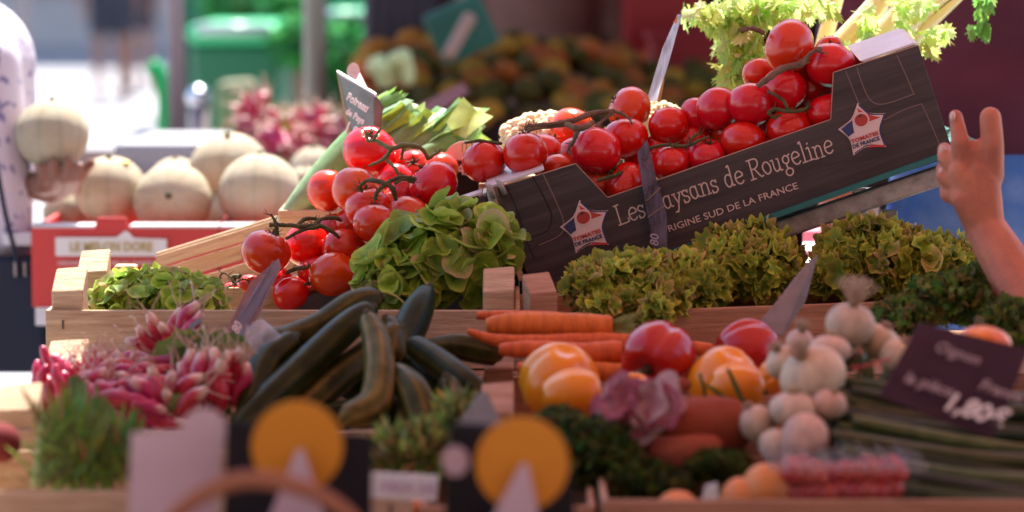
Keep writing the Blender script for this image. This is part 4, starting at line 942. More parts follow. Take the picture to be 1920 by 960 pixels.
TT = [
 (908, 304, 41, .07, 'leftmost tomato in lettered carton, perched above the steel clips'),
 (985, 288, 43, .05, 'glossy dark red tomato under the end of the long brown vine', (-.1, .1, 1)),
 (1021, 292, 43, .14, 'bright orange-lit tomato tucked behind the dark glossy one beside cauliflower'),
 (1074, 245, 44, .20, 'tomato glowing in the sun directly in front of cauliflower'),
 (1082, 292, 38, .11, 'tomato mostly hidden behind the big round one under the forked vine'),
 (1117, 283, 46, .035, 'big round tomato just above the notch of lettered carton', (.1, .6, .9)),
 (1181, 205, 42, .13, 'topmost tomato left of the upright plastic price blade', (-.8, -.1, .5)),
 (1172, 260, 43, .08, 'heart-topped tomato leaning on the big round one', (-.3, .2, 1)),
 (1174, 346, 42, .03, 'tomato resting on the carton edge left of the hanging plastic strip', (-.7, -.1, .6)),
 (1118, 348, 38, .06, 'tomato low in the carton notch, only a sliver visible'),
 (1254, 237, 38, .09, 'tomato immediately right of the plastic price blade'),
 (1311, 216, 37, .10, 'deep red tomato second right of the price blade'),
 (1347, 204, 42, .075, 'tomato third right of the price blade, taller than its neighbours'),
 (1408, 196, 43, .05, 'smooth tomato below the cut end of the brown stalk', (.1, .5, 1)),
 (1258, 307, 38, .03, 'tomato on the carton edge right of the hanging plastic strip'),
 (1324, 294, 36, .035, 'tomato with splayed dark calyx just above the letters', (.15, -.45, .9)),
 (1394, 268, 44, .025, 'wide tomato on the carton edge above the word Rougeline', (.1, .5, 1)),
 (1480, 243, 43, .03, 'tomato on the carton edge left of the raised carton corner', (-.3, .4, 1)),
 (1480, 88, 51, .055, 'topmost and biggest tomato of the lettered carton', (-.95, .25, .35)),
 (1470, 167, 42, .05, 'tomato under the middle of the thick brown stalk', (.2, .3, 1)),
 (1557, 122, 46, .045, 'big tomato second highest, against the raised carton corner', (.1, .3, 1)),
 (1556, 93, 27, .13, 'small tomato peeping out behind the second highest one'),
 (1425, 140, 33, .13, 'shaded tomato behind the topmost one, beside celery leaves'),
 (1552, 210, 38, .03, 'tomato partly covered by the raised carton corner', (-.3, .2, 1)),
 (1522, 168, 36, .09, 'tomato in the gap between the thick stalk and raised corner'),
 (1502, 122, 38, .10, 'tomato hidden behind the topmost one and the vine joint'),
 (1443, 212, 36, .08, 'dark tomato in the hollow behind the smooth one'),
 (1368, 250, 36, .10, 'tomato buried under the tall third one'),
 (1300, 262, 34, .10, 'tomato buried beside the tangled dark vine'),
 (1236, 282, 34, .10, 'tomato buried behind the plastic strip'),
 (1480, 205, 33, .10, 'tomato buried behind the green vine fork'),
 (1045, 320, 36, .09, 'tomato behind the carton edge under the cauliflower'),
 (1205, 300, 36, .10, 'tomato buried below the heart-topped one'),
 (1610, 112, 24, .14, 'small slice of tomato seen beside the pale carton flap'),
 (1540, 165, 30, .14, 'tomato buried deepest near the raised corner'),
 (1345, 330, 30, .06, 'tomato below the carton edge under the splayed calyx one'),
 # left pile
 (692, 284, 49, .18, 'topmost tomato of the left pile with upright sepals', (.1, -.55, .8)),
 (722, 305, 40, .23, 'tomato behind the topmost one of the left pile'),
 (776, 318, 37, .20, 'tomato with bright star-shaped gloss beside the leek ends', (.0, -.8, .5)),
 (824, 318, 36, .19, 'sunlit tomato behind the kidney-shaped one', (-.2, -.1, 1)),
 (615, 358, 40, .14, 'outermost tomato touching the long leek, sun through its rim', (.2, .7, .6)),
 (667, 358, 46, .09, 'matte pinkish tomato in front of the outermost one', (.3, .6, .8)),
 (690, 390, 43, .06, 'tomato under the knot of the dark vine', (-.1, .0, 1)),
 (742, 340, 36, .15, 'tomato behind the dark vine arch'),
 (756, 366, 34, .11, 'tomato filling the middle behind the dark vine'),
 (813, 347, 46, .08, 'kidney-shaped big tomato on the side towards the cartons', (-.6, .0, .75)),
 (702, 419, 41, .02, 'round tomato lowest of the upper cluster, touching lettuce', (.0, .15, 1)),
 (766, 408, 42, .04, 'tomato with bright orange shine just above the price card edge', (.3, .5, .8)),
 (498, 473, 47, .02, 'large tomato at the front tip of the pile behind the plastic tag', (.35, .0, .9)),
 (576, 460, 43, .08, 'dark red tomato under the arching vine', (-.1, .3, 1)),
 (646, 468, 42, .05, 'smooth tomato between the arching vine and lettuce', (.1, .6, .8)),
 (625, 515, 46, .01, 'large shiny tomato sitting low on the crate board', (-.3, .5, .9)),
 (684, 498, 30, .03, 'tomato mostly hidden behind the broad-leaved lettuce edge'),
 (590, 510, 32, .06, 'tomato half hidden behind the large shiny low one'),
 (546, 552, 34, .01, 'tomato with only its top above the crate board'),
 (470, 540, 26, .04, 'pinkish tomato top beside the wire-like vine'),
 (520, 528, 30, .06, 'tomato behind the plastic tag tip', (0, -.1, 1)),
 (626, 432, 33, .13, 'small tomato glinting under the vine arch'),
 (735, 385, 30, .10, 'tomato buried in the middle of the left pile'),
 (660, 420, 34, .12, 'tomato buried under the knot of dark vine'),
 (800, 400, 34, .10, 'tomato buried below the kidney-shaped one'),
 (435, 548, 22, .07, 'smallest tomato at the tray corner beside the loose lettuce'),
]
for t_ in TT: tomato(t_[0], t_[1], t_[2], max(t_[3], t_[2]*.00072+.008) if t_[0] > 930 else t_[3], t_[4], t_[5] if len(t_) > 5 else None)
def vine(label, strands, twigs=6, seed=1, m_=None):
    g = G(); q = random.Random(seed)
    for P in strands:
        s_ = spline(P, 6); pp = [at(a[0], a[1], a[2])+V(q.uniform(-.0004, .0004), 0, q.uniform(-.0004, .0004)) for a in s_]
        g.tube(pp, [a[3]*mpp(a[2])*q.uniform(.88, 1.15) for a in s_], 8)
        for k in range(twigs):
            b = pp[q.randrange(2, len(pp)-1)]; d = V(q.uniform(-1, 1), q.uniform(-.5, .2), q.uniform(-.4, 1)).normalized(); T = [b]
            for j in range(5): d = (d+V(q.uniform(-.5, .5), q.uniform(-.3, .3), q.uniform(-.5, .4))).normalized(); T.append(T[-1]+d*q.uniform(.0015, .0035))
            g.tube(T, [.0008, .0007, .0006, .0005, .0004, .0003], 5)
    return build(g, 'tomato_vine', m_ or VINE, label=label, cat='vine', group='tomato vines')
VB = mat('vine_brown', (.13, .075, .05), .75, .25, col2=(.22, .14, .09), nscale=40, bump=.4, bscale=300)
vine('long brown vine lying in front of the cauliflower', [[(988, 246, .02, 4), (1005, 240, .02, 4), (1060, 232, .03, 5), (1105, 214, .05, 5.5), (1150, 208, .06, 4)], [(985, 245, .02, 3), (990, 236, .02, 3), (1035, 232, .02, 3.5), (1075, 225, .03, 4)], [(1150, 208, .06, 4), (1175, 218, .06, 2.5), (1185, 232, .05, 2)], [(1150, 210, .06, 3), (1128, 228, .05, 3), (1112, 244, .03, 3)]], 9, 1, VB)
vine('forked brown vine hooked over the big round tomato', [[(1062, 232, .0, 5), (1080, 240, -.01, 6), (1098, 238, -.01, 6), (1112, 228, .0, 4)], [(1085, 240, -.01, 5), (1078, 258, -.01, 4), (1072, 272, .0, 3.5)], [(1072, 272, 0, 2), (1064, 282, 0, 2), (1072, 290, 0, 1.6)]], 3, 2, VB)
vine('thick brown stalk crossing below the topmost tomato', [[(1420, 162, -.005, 5), (1440, 147, -.005, 6), (1468, 128, .0, 6.5), (1500, 120, .005, 5.5), (1520, 100, .01, 4), (1540, 90, .02, 4)], [(1497, 120, .0, 3.5), (1515, 116, .01, 2)], [(1530, 94, .01, 3), (1545, 100, .01, 2)]], 5, 3, VB)
vine('curved dark stalk sticking out left of the topmost tomato', [[(1432, 62, .05, 4.5), (1415, 54, .045, 5), (1400, 54, .04, 4.5), (1388, 59, .04, 5)]], 0, 4, VB)
vine('green forked vine above the word Rougeline', [[(1440, 215, .0, 4), (1450, 205, -.002, 4), (1475, 208, 0, 4), (1498, 208, .01, 4), (1520, 200, .02, 3)], [(1476, 206, 0, 4), (1470, 190, 0, 3), (1450, 176, .01, 3), (1440, 172, .02, 2)], [(1442, 213, 0, 3), (1452, 222, 0, 2.2), (1466, 214, 0, 2)]], 4, 5)
vine('tangled dark vine between the plastic strip and splayed calyx', [[(1216, 278, .02, 3), (1250, 272, .02, 3.5), (1285, 274, .02, 3.5), (1310, 264, .02, 3), (1330, 256, .03, 2.5)], [(1290, 272, .02, 3), (1300, 256, .03, 2.5), (1316, 250, .03, 2)]], 8, 6)
vine('dark vine under the big round tomato at the notch', [[(1120, 338, .01, 3.5), (1150, 330, .01, 4), (1172, 320, .02, 3), (1195, 312, .03, 2.5)]], 8, 7)
vine('short dark vine at the carton corner tomato', [[(872, 268, .05, 2.5), (900, 264, .06, 3), (942, 270, .06, 3)]], 4, 8)
vine('green arching vine on the topmost tomato of the left pile', [[(690, 265, .11, 3), (706, 264, .10, 4), (732, 278, .09, 4.5), (760, 272, .09, 5), (790, 278, .10, 4), (802, 298, .11, 4)], [(732, 278, .09, 4.5), (722, 296, .09, 4), (692, 312, .10, 3)], [(724, 298, .09, 3.5), (742, 318, .08, 3.5), (748, 330, .08, 2)], [(756, 276, .10, 3), (752, 300, .11, 2.5)], [(690, 265, .10, 3), (686, 246, .10, 2)], [(700, 262, .10, 3), (714, 240, .10, 2.5)], [(802, 298, .11, 4), (822, 284, .11, 2.5), (826, 280, .11, 3)]], 3, 9, mat('vine_fresh', (.17, .17, .05), .6, col2=(.10, .10, .03), nscale=50))
vine('dark knotted vine across the middle of the left pile', [[(672, 352, .03, 3), (690, 338, .02, 4), (715, 342, .01, 5), (735, 352, .01, 5), (742, 375, .02, 4)], [(725, 345, .01, 4.5), (750, 332, .02, 4), (780, 336, .03, 4)], [(722, 346, .01, 4), (706, 362, .01, 4), (704, 376, .01, 3.5)], [(740, 345, .01, 3), (756, 336, .02, 3), (776, 342, .03, 3)], [(674, 352, .03, 2.5), (680, 360, .03, 2.5)]], 7, 10)
vine('arching dark vine over the front tomatoes of the left pile', [[(505, 422, -.01, 4), (530, 422, -.01, 4), (570, 424, -.01, 4.5), (600, 424, .0, 4.5), (620, 432, 0, 4), (636, 446, .01, 3)], [(588, 424, -.01, 4.5), (600, 412, .01, 4), (625, 408, .02, 4), (640, 414, .03, 3)], [(558, 424, -.01, 4), (570, 412, .0, 4), (590, 410, .01, 4), (600, 418, .01, 4)], [(596, 426, -.01, 4), (566, 432, -.01, 3.5), (536, 448, -.01, 3)], [(520, 424, -.01, 4.5), (512, 408, -.01, 2.5), (508, 402, -.01, 2)], [(518, 424, -.01, 4), (520, 440, -.005, 4)]], 5, 11)
vine('small dark vine between two low tomatoes', [[(536, 512, .0, 3.5), (556, 504, .0, 4), (574, 502, .0, 3.5), (580, 496, .01, 2.5)], [(570, 534, .0, 3), (582, 530, .0, 3)]], 8, 12)
vine('wiry thin vine curling beside the tray corner', [[(420, 535, .0, 1.6), (412, 525, .0, 1.6), (418, 512, .0, 1.6), (432, 520, .0, 1.6), (445, 536, .0, 1.6)], [(440, 535, .02, 4), (438, 520, .02, 5), (452, 518, .02, 4)], [(425, 540, 0, 1.6), (455, 524, .01, 1.6), (470, 530, .01, 1.6)]], 6, 13)

# ================= LETTUCES =================
def disc_leaf(g, M, r, k, amp, cup, seed, col_in, col_edge, na=20, nr=4, lob=.0, elong=1.25, ph=None):
    q = random.Random(seed); ph = q.uniform(0, 6.28); ph2 = q.uniform(0, 6.28); vs = [M @ V(0, 0, 0)]; cs = [col_in]
    ci = V(*col_in); ce = V(*col_edge)
    for i in range(1, nr+1):
        f = i/nr
        for j in range(na):
            a = 2*math.pi*j/na; R0 = r*f*(1+lob*f*math.sin(k*a+ph2))
            x = math.cos(a)*R0*elong; y = math.sin(a)*R0
            z = cup*r*f*f+amp*f**2.2*(math.sin(k*a+ph)+(.5 if na < 30 else .25)*math.sin((k+2)*a+ph2))-.10*r*math.exp(-(y/(r*.10))**2)*f
            vs.append(M @ V(x, y, z)); cs.append(tuple(ci.lerp(ce, f**3)))
    fs = [(0, 1+j, 1+(j+1) % na) for j in range(na)]
    for i in range(nr-1):
        a = 1+i*na; fs += [(a+j, a+na+j, a+na+(j+1) % na, a+(j+1) % na) for j in range(na)]
    g.add(vs, fs, cs)
def lettuce(label, blobs, seed, kind, n, rl, group):
    """blobs: (px,py,Y,rx_px,ry_m,rz_px) ellipsoids the leaves clothe"""
    q = random.Random(seed); g = G(); tot = sum(b[3]*b[5] for b in blobs)
    for b in blobs:
        c = at(b[0], b[1], b[2]); m = mpp(b[2]); rx, ry, rz = b[3]*m, b[4], b[5]*m
        # heart of tightly packed leaves seen through gaps
        nb = int(n*b[3]*b[5]/tot)
        for i in range(nb):
            z = 1-2*(i+.5)/nb; z = max(-.55, z); a = i*2.39996+q.uniform(-.2, .2); s_ = math.sqrt(1-min(1, z*z)); d = V(s_*math.cos(a), s_*math.sin(a), z)
            if d.y > .6 and q.random() < .5: continue
            f = q.uniform(.72, 1.0) if i % 3 else q.uniform(.5, .75)
            p = c+V(d.x*rx*f, d.y*ry*f, d.z*rz*f)
            nrm = (V(d.x/rx, d.y/ry, d.z/rz).normalized()+V(q.uniform(-1, 1), q.uniform(-1, 1), q.uniform(-.4, .8))*(.55 if kind == 'broad' else .6)).normalized()
            up = (V(0, 0, 1)+d*.6+V(q.uniform(-.5, .5), q.uniform(-.5, .5), 0)).normalized()
            M = TM(p, frame(nrm, up)); br = q.uniform(.55, 1.45)
            if kind == 'broad':
                ci = V(.22, .40, .025)*br; ce = V(.44, .54, .07)*br
                if q.random() < .13: ce = V(.58, .40, .20)*br
                disc_leaf(g, M, rl*q.uniform(.65, 1.15), q.choice((2, 3)), .0035, q.uniform(-.15, .55), seed*1000+i, tuple(ci), tuple(ce), 20, 4, .06, q.uniform(1.1, 1.4))
            else:
                ci = V(.19, .29, .02)*br; ce = V(.54, .54, .07)*br
                if q.random() < .22: ce = V(.62, .40, .14)*br
                disc_leaf(g, M, rl*q.uniform(.6, 1.3), q.choice((4, 5, 6)), .0044, q.uniform(-.2, .7), seed*1000+i, tuple(ci), tuple(ce), 34, 4, .07, q.uniform(1, 1.5))
    return build(g, 'lettuce', LEAF if kind == 'broad' else FRIS, label=label, cat='lettuce', group=group)
lettuce('broad-leaved lettuce, biggest head, heaped between tomato pile and crate posts', [(830, 490, -.12, 125, .085, 92), (760, 530, -.15, 80, .07, 60), (900, 440, -.10, 60, .06, 50), (930, 470, -.13, 45, .05, 42), (850, 415, -.08, 45, .05, 38), (720, 520, -.14, 50, .05, 55)], 1, 'broad', 560, .021, 'broad-leaved lettuces')
lettuce('small broad-leaved lettuce beside the sunlit crate post', [(255, 560, -.11, 95, .08, 48), (335, 560, -.12, 90, .08, 45), (290, 535, -.08, 70, .06, 32), (190, 570, -.10, 35, .05, 25)], 2, 'broad', 460, .0125, 'broad-leaved lettuces')
lettuce('frilly lettuce nearest the dark carton letters, lying low', [(1170, 535, -.16, 112, .08, 62), (1262, 532, -.13, 108, .07, 58), (1110, 540, -.18, 45, .05, 40), (1200, 565, -.2, 90, .06, 36)], 3, 'frilly', 1250, .0115, 'frilly lettuces')
lettuce('frilly lettuce hump below the second line of letters', [(1392, 492, -.03, 108, .09, 74), (1425, 505, -.06, 78, .08, 66), (1335, 516, -.06, 66, .06, 50)], 4, 'frilly', 1100, .0115, 'frilly lettuces')
lettuce('frilly lettuce next to the rack leg and blue jeans', [(1640, 485, -.04, 110, .09, 76), (1730, 500, -.05, 90, .08, 62), (1570, 510, -.06, 55, .07, 50), (1790, 500, -.02, 50, .06, 52)], 5, 'frilly', 1150, .012, 'frilly lettuces')
lettuce('single drooping frilly lettuce tuft hanging over the crate board', [(1228, 585, -.27, 26, .03, 30), (1150, 575, -.24, 60, .03, 22)], 6, 'frilly', 110, .010, 'frilly lettuces')

# ================= HERBS =================
def herb(label, blobs, seed, n, size, cols, cat, name, up=.4, fine=True, mtl=None):
    q = random.Random(seed); g = G()
    for b in blobs:
        c = at(b[0], b[1], b[2]); m = mpp(b[2]); rx, ry, rz = b[3]*m, b[4], b[5]*m
        for i in range(n):
            d = V(q.gauss(0, 1), q.gauss(0, 1), q.gauss(0, 1)).normalized()*q.uniform(.2, 1)**.45
            p = c+V(d.x*rx, d.y*ry, d.z*rz); dr = (d+V(q.uniform(-.6, .6), q.uniform(-.6, .6), up+q.uniform(-.3, .3))).normalized()
            cc = q.choice(cols); cc = tuple(k*q.uniform(.6, 1.4) for k in cc)
            if fine: leaf_strip(g, p, dr, (q.uniform(-1, 1), q.uniform(-1, 1), q.uniform(-1, 1)), size*q.uniform(.6, 1.5), size*.16, cc, q.uniform(-.8, .8), 3)
            else:
                M = TM(p, frame(V(q.uniform(-1, 1), q.uniform(-1, 1), q.uniform(-.3, 1)), dr)); s_ = size*q.uniform(.6, 1.3)
                ps = [(0, -.6), (.25, -.2), (.6, -.3), (.45, .05), (.7, .35), (.3, .3), (.15, .8), (0, .55), (-.2, .85), (-.3, .3), (-.7, .35), (-.45, .0), (-.6, -.35), (-.2, -.2)]
                g.add([M @ V(0, 0, .12*s_)]+[M @ V(y*s_, x*s_, -.2*s_*(abs(x)+abs(y))) for x, y in ps], [(0, 1+k, 1+(k+1) % 14) for k in range(14)], cc)
    return build(g, name, mtl or HERB, label=label, cat=cat)
herb('feathery dark parsley bunch at the end of the upper crate, behind plum sign', [(1790, 560, -.30, 100, .06, 45), (1850, 540, -.28, 60, .05, 50), (1700, 590, -.33, 60, .05, 28), (1890, 610, -.4, 50, .05, 50)], 11, 1100, .012, [(.06, .10, .02), (.10, .15, .03), (.16, .18, .04)], 'parsley', 'parsley_bunch', fine=False)
herb('curly dark green parsley bunch below the yellow pepper', [(1110, 850, -.88, 85, .06, 70), (1170, 900, -.90, 75, .06, 60), (1050, 800, -.84, 45, .05, 30), (1345, 872, -.90, 60, .04, 22), (1240, 915, -.92, 60, .04, 34)], 12, 800, .011, [(.05, .075, .015), (.085, .10, .02), (.03, .045, .01)], 'parsley', 'parsley_bunch', fine=False)
herb('blurred olive herb bunch below the cucumbers', [(780, 850, -.88, 90, .05, 36), (862, 800, -.80, 30, .04, 40)], 13, 600, .022, [(.20, .20, .04), (.30, .26, .07), (.10, .12, .02)], 'herbs', 'herb_bunch')
def stems(label, cat, name, P0, P1, Ya, Yb, n, rpx, cols, seed, jit=20, mtl=None, sag=0, part='stalk'):
    q = random.Random(seed); t = thing(name, label, cat, at((P0[0]+P1[0])/2, max(P0[1], P1[1]), Ya))
    for i in range(n):
        f = (i+.5)/n; cc = q.choice(cols); cc = tuple(k*q.uniform(.75, 1.3) for k in cc)
        a = (P0[0]+q.uniform(-jit, jit), P0[1]+(f-.5)*jit*4+q.uniform(-6, 6)); b = (P1[0]+q.uniform(-jit, jit), P1[1]+(f-.5)*jit*5+q.uniform(-6, 6)); Y = Ya+(Yb-Ya)*(1-f)+q.uniform(-.02, .02)
        m_ = ((a[0]+b[0])/2+q.uniform(-30, 30), (a[1]+b[1])/2+sag+q.uniform(-8, 8))
        g = G(); ptube(g, [(a[0], a[1], Y, rpx*.7), (m_[0], m_[1], Y, rpx), (b[0], b[1], Y+q.uniform(-.01, .01), rpx*q.uniform(.6, 1))], 8, 5, col=cc); build(g, part, mtl or HERB, t)
    return t
STK = mat('dark_stalk', (1, 1, 1), .5, .4, vcol=True, vary=.35, nscale=40)
stems('bundle of long dark green stalks under the plum price sign', 'spring onions', 'spring_onion_bundle', (1560, 795), (1970, 850), -.98, -.80, 44, 15, [(.035, .05, .016), (.06, .075, .02), (.11, .12, .04), (.02, .03, .010), (.03, .045, .012)], 21, 42, STK, 14)
# fennel with feathery tops
fn_ = thing('fennel_bunch', 'feathery green fennel tops at the near left crate', 'fennel', at(140, 920, -.92))
q = random.Random(31); g = G()
for i in range(620):
    x = 70+175*q.random()**.8+14*math.sin(i*.5); y0_ = q.uniform(790, 915) if x < 200 else q.uniform(830, 915); Y = -.92+q.uniform(-.08, .08)
    p = at(x, y0_, Y); d = V(q.uniform(-.75, .75), q.uniform(-.5, .5), 1)
    leaf_strip(g, p, d, (q.uniform(-1, 1), -1, 0), q.uniform(.012, .06), q.choice((.001, .0018, .003)), tuple(k*q.uniform(.4, 1.4) for k in ((.17, .21, .04) if q.random() < .6 else (.08, .12, .02))), q.uniform(-1.6, 1.6), 5)
build(g, 'fronds', HERB, fn_)
for i in range(12):
    x = q.uniform(85, 215); g = G(); ptube(g, [(x+q.uniform(-10, 10), 935, -.9, 6), (x, 870, -.92, 5), (x+q.uniform(-16, 16), 790, -.92, 3)], 7, col=(.30, .42, .14)); build(g, 'stalk', HERB, fn_)
g = G(); ptube(g, [(70, 915, -.95, 14), (78, 850, -.94, 13), (84, 780, -.92, 9)], 9, col=(.42, .5, .25)); build(g, 'stalk', HERB, fn_)
g = G(); ptube(g, [(150, 780, -.74, 9), (146, 745, -.72, 14), (140, 712, -.70, 13)], 8, col=(.10, .12, .03)); build(g, 'wilted_leaf', HERB, label='wilted dark leaf hanging between two radish bunches', cat='leaf')
g = G(); g.ball(at(2, 830, -.86), 38*mpp(-.86), None, 18, 12); build(g, 'red_radish', mat('dull_red_skin', (.16, .03, .03), .8, .1), label='dull red beetroot cut by the edge beside the fennel', cat='beetroot')

# ================= CELERY =================
ce = thing('celery', 'pale sunlit celery with serrated yellow-green leaves behind the tomatoes', 'celery', at(1600, 200, .42))
q = random.Random(41)
def cstalk(P, w_):
    g = G(); ptube(g, [(x, y, Y, r) for x, y, Y, r in P], 14, 6, ridge=lambda a, t: 1+.07*math.sin(a*9)); build(g, 'stalk', CELS, ce)
for P in ([(1395, 210, .40, 16), (1430, 130, .42, 15), (1480, 20, .44, 14), (1500, -60, .44, 12)], [(1500, 170, .38, 20), (1560, 100, .40, 20), (1640, 10, .42, 18), (1690, -60, .43, 14)],
          [(1560, 170, .36, 22), (1610, 110, .38, 24), (1690, 20, .40, 20), (1740, -50, .4, 15)], [(1610, 160, .40, 22), (1650, 100, .42, 20), (1735, 20, .43, 14), (1800, -30, .43, 9)],
          [(1670, 130, .42, 14), (1730, 60, .43, 11), (1790, 5, .43, 7), (1830, -30, .43, 5)], [(1530, 150, .46, 16), (1550, 60, .47, 15), (1580, -40, .47, 12)], [(1440, 160, .46, 14), (1470, 80, .47, 14), (1525, -30, .48, 12)],
          [(1590, 180, .5, 24), (1625, 80, .5, 22), (1660, -40, .5, 18)], [(1380, 40, .40, 3), (1440, 20, .42, 5), (1475, 60, .43, 6)], [(1360, 20, .4, 3), (1420, -5, .42, 5), (1470, -30, .42, 6)]): cstalk(P, 1)
def celleaf(g, M, s_, col, q):
    out = []; n = 15
    pr = [(0, -.2), (.18, -.12), (.42, -.28), (.50, -.02), (.78, .02), (.60, .22), (.82, .50), (.50, .48), (.42, .62), (.60, .88), (.30, .80), (.20, 1.15), (0, .95)]
    pts = pr+[(-x, y+q.uniform(-.05, .05)) for x, y in reversed(pr[1:-1])]
    pts = [(x*q.uniform(.85, 1.15), y) for x, y in pts]; b = q.uniform(-.5, .5)
    vs = [M @ V(.35*s_, 0, 0)]+[M @ V(y*s_*1.5, x*s_*.85, (-.5*x*x+b*y*y*.4+q.uniform(-.07, .07))*s_) for x, y in pts]; m = len(pts)
    g.add(vs, [(0, 1+k, 1+(k+1) % m) for k in range(m)], col)
g = G()
blobs = [(1345, 22, 50, 20, 60), (1385, 60, 38, 45, 90), (1400, 110, 26, 42, 70), (1370, 135, 16, 26, 24), (1440, 15, 50, 26, 50), (1540, 5, 40, 16, 14), (1712, 10, 36, 18, 16), (1690, 70, 14, 30, 16), (1630, 40, 12, 26, 9), (1400, 15, 60, 22, 50), (1765, 60, 10, 14, 8), (1310, 20, 22, 12, 10), (1590, 105, 14, 24, 14), (1740, 75, 10, 20, 8)]
for bx, by, rx, ry, n in blobs:
    for i in range(int(n*1.9)):
        p = at(bx+q.gauss(0, .5)*rx, by+q.gauss(0, .5)*ry, .29+q.uniform(-.06, .06)); 
        M = TM(p, frame(V(q.uniform(-1, 1), q.uniform(-1.2, .2), q.uniform(-.3, 1)), V(q.uniform(-1, 1), q.uniform(-.5, .5), -q.uniform(.1, 1.2))))
        celleaf(g, M, q.uniform(.009, .019), tuple(k*q.uniform(.75, 1.15) for k in ((.50, .66, .14) if q.random() < .6 else (.70, .76, .30))), q)
build(g, 'foliage', CEL, ce, smooth=False)
cs_ = G()
for i in range(22):
    p = at(1845+q.gauss(0, 9), 25+q.uniform(-45, 32), .30+q.uniform(-.02, .02)); celleaf(cs_, TM(p, frame(V(q.uniform(-1, 1), -1, q.uniform(-.3, .6)), V(q.uniform(-.6, .6), 0, -1))), q.uniform(.009, .015), tuple(k*q.uniform(.7, 1.1) for k in (.18, .40, .06)), q)
ptube(cs_, [(1850, -90, .3, 3), (1850, -30, .3, 3), (1842, 30, .3, 2)], 6, col=(.2, .35, .08))
build(cs_, 'celery_sprig', CEL, label='single green celery sprig hanging in front of the plum T-shirt', cat='celery sprig')
g = G(); c = at(1545, 205, .47); g.box((c.x, .49, c.z-.035), (.20, .20, .07)); build(g, 'celery_case', CARDB, smooth=False, bevel=.004, label='brown card case carrying the celery behind the tomato carton', cat='case')
c2 = at(1425, 205, .47); g = G(); g.box((c2.x, .49, (c.z-.075)/2), (.12, .16, c.z-.078)); build(g, 'support_box', FABD, smooth=False, label='tall dark box holding up the celery case', cat='box')

# ================= CAULIFLOWERS =================
def cauli(label, px, py, Y, r, seed, leafy=False):
    q = random.Random(seed); t = thing('cauliflower', label, 'cauliflower', at(px, py+r*.6, Y), 'cauliflowers'); g = G(); c = at(px, py, Y); R_ = r*mpp(Y)
    for i in range(190):
        z = 1-1.35*(i+.5)/190; a = i*2.39996; s_ = math.sqrt(max(0, 1-z*z)); d = V(s_*math.cos(a)*1.25, s_*math.sin(a), z*.75)
        p = c+d*R_*q.uniform(.86, 1.0); rr = R_*q.uniform(.10, .17)
        g.ball(p, rr, None, 8, 6)
    g.ball(c, (R_*1.1, R_*.88, R_*.66), None, 20, 12); build(g, 'curd', CAUL, t)
    g = G()
    for i in range(9):
        a = i*.7; b = c+V(math.cos(a)*R_*.8, math.sin(a)*R_*.7, -R_*.6); leaf_strip(g, b, V(math.cos(a)*.8, math.sin(a)*.8, .8), V(math.cos(a), math.sin(a), -.4), R_*1.2, R_*.4, (.42, .48, .16), -.8, 6, .002, i)
    build(g, 'outer_leaves', LEEK, t)
cauli('creamy sunlit cauliflower behind the long brown vine', 1022, 262, .28, 66, 1); cauli('cauliflower mostly hidden behind the plastic price blade', 1225, 230, .30, 50, 2)
g = G(); c = at(1120, 300, .30); g.box((c.x, .32, c.z-.085), (.34, .24, .12)); build(g, 'cauliflower_crate', WOOD, smooth=False, bevel=.003, label='wooden box carrying the cauliflowers behind the carton', cat='box')

# ================= LEEKS =================
def leek(label, P, seed, cut=True, dark=1.0, nfan=6, split=True):
    q = random.Random(seed); t = thing('leek', label, 'leek', at(P[0][0], P[0][1], P[0][2]), 'leeks')
    def col(tt, a):
        s_ = .5+.5*math.sin(a*14+seed); b = V(.50, .60, .36).lerp(V(.16, .36, .10), min(1, tt*1.3)) if cut else V(.12, .26, .08)
        return tuple((b*(.8+.35*s_))*dark)
    g = G(); ptube(g, P, 18, 6, col=col, cap=False); build(g, 'shaft', LEEK, t)
    q0 = at(*P[-1][:3]); q1 = at(*P[-2][:3]); d = (q0-q1).normalized(); R_ = P[-1][3]*mpp(P[-1][2])
    if split:
        g = G()
        for i in range(nfan+3):
            a = q.uniform(0, 6.28); u_ = d.cross(V(0, 1, 0)).normalized(); w_ = d.cross(u_); o_ = u_*math.cos(a)*R_*q.uniform(.2, .95)+w_*math.sin(a)*R_*q.uniform(.2, .95)
            nn = (o_.normalized()+V(0, -.3, .2)).normalized(); dd = (d+o_*q.uniform(2, 12)).normalized(); sd = dd.cross(nn).normalized(); L_ = q.uniform(.045, .068); w2 = R_*q.uniform(.5, 1.0); base = q0-d*.04+o_
            bc = V(*q.choice(((.42, .66, .06), (.20, .48, .16), (.30, .58, .08), (.30, .50, .30), (.55, .70, .20))))
            vs = []; cs = []
            for j in range(5):
                c_ = base+dd*L_*j/4+nn*.004*math.sin(j)
                for k_ in (-1, -.5, 0, .5, 1): vs.append(c_+sd*w2*k_*(.7+.3*j/4)+nn*(abs(k_)*w2*.45)+dd*(.004*k_ if j == 4 else 0)); cs.append(tuple(bc*(1.1 if k_ == 0 else .8+.2*((j+int(k_*2)) % 2))))
            g.add(vs, [(j*5+k_, j*5+k_+1, j*5+k_+6, j*5+k_+5) for j in range(4) for k_ in range(4)], cs)
        for k in range(3):
            rr = R_*(.75-.22*k); g.tube([q0-d*.02, q0-d*.004+d*.006*k], rr, 14, cap=False, col=(.38, .56, .14), flat=.8)
        build(g, 'cut_leaves', LEEK, t)
leek('long leek leaf sheath slanting down behind the left tomatoes', [(520, 424, .30, 7), (560, 385, .31, 24), (620, 320, .34, 32), (690, 245, .38, 30), (735, 215, .40, 26)], 1, True)
leek('leek with rolled round cut end beside the slate price sign', [(640, 300, .34, 18), (700, 250, .37, 22), (742, 212, .40, 22)], 2, nfan=4)
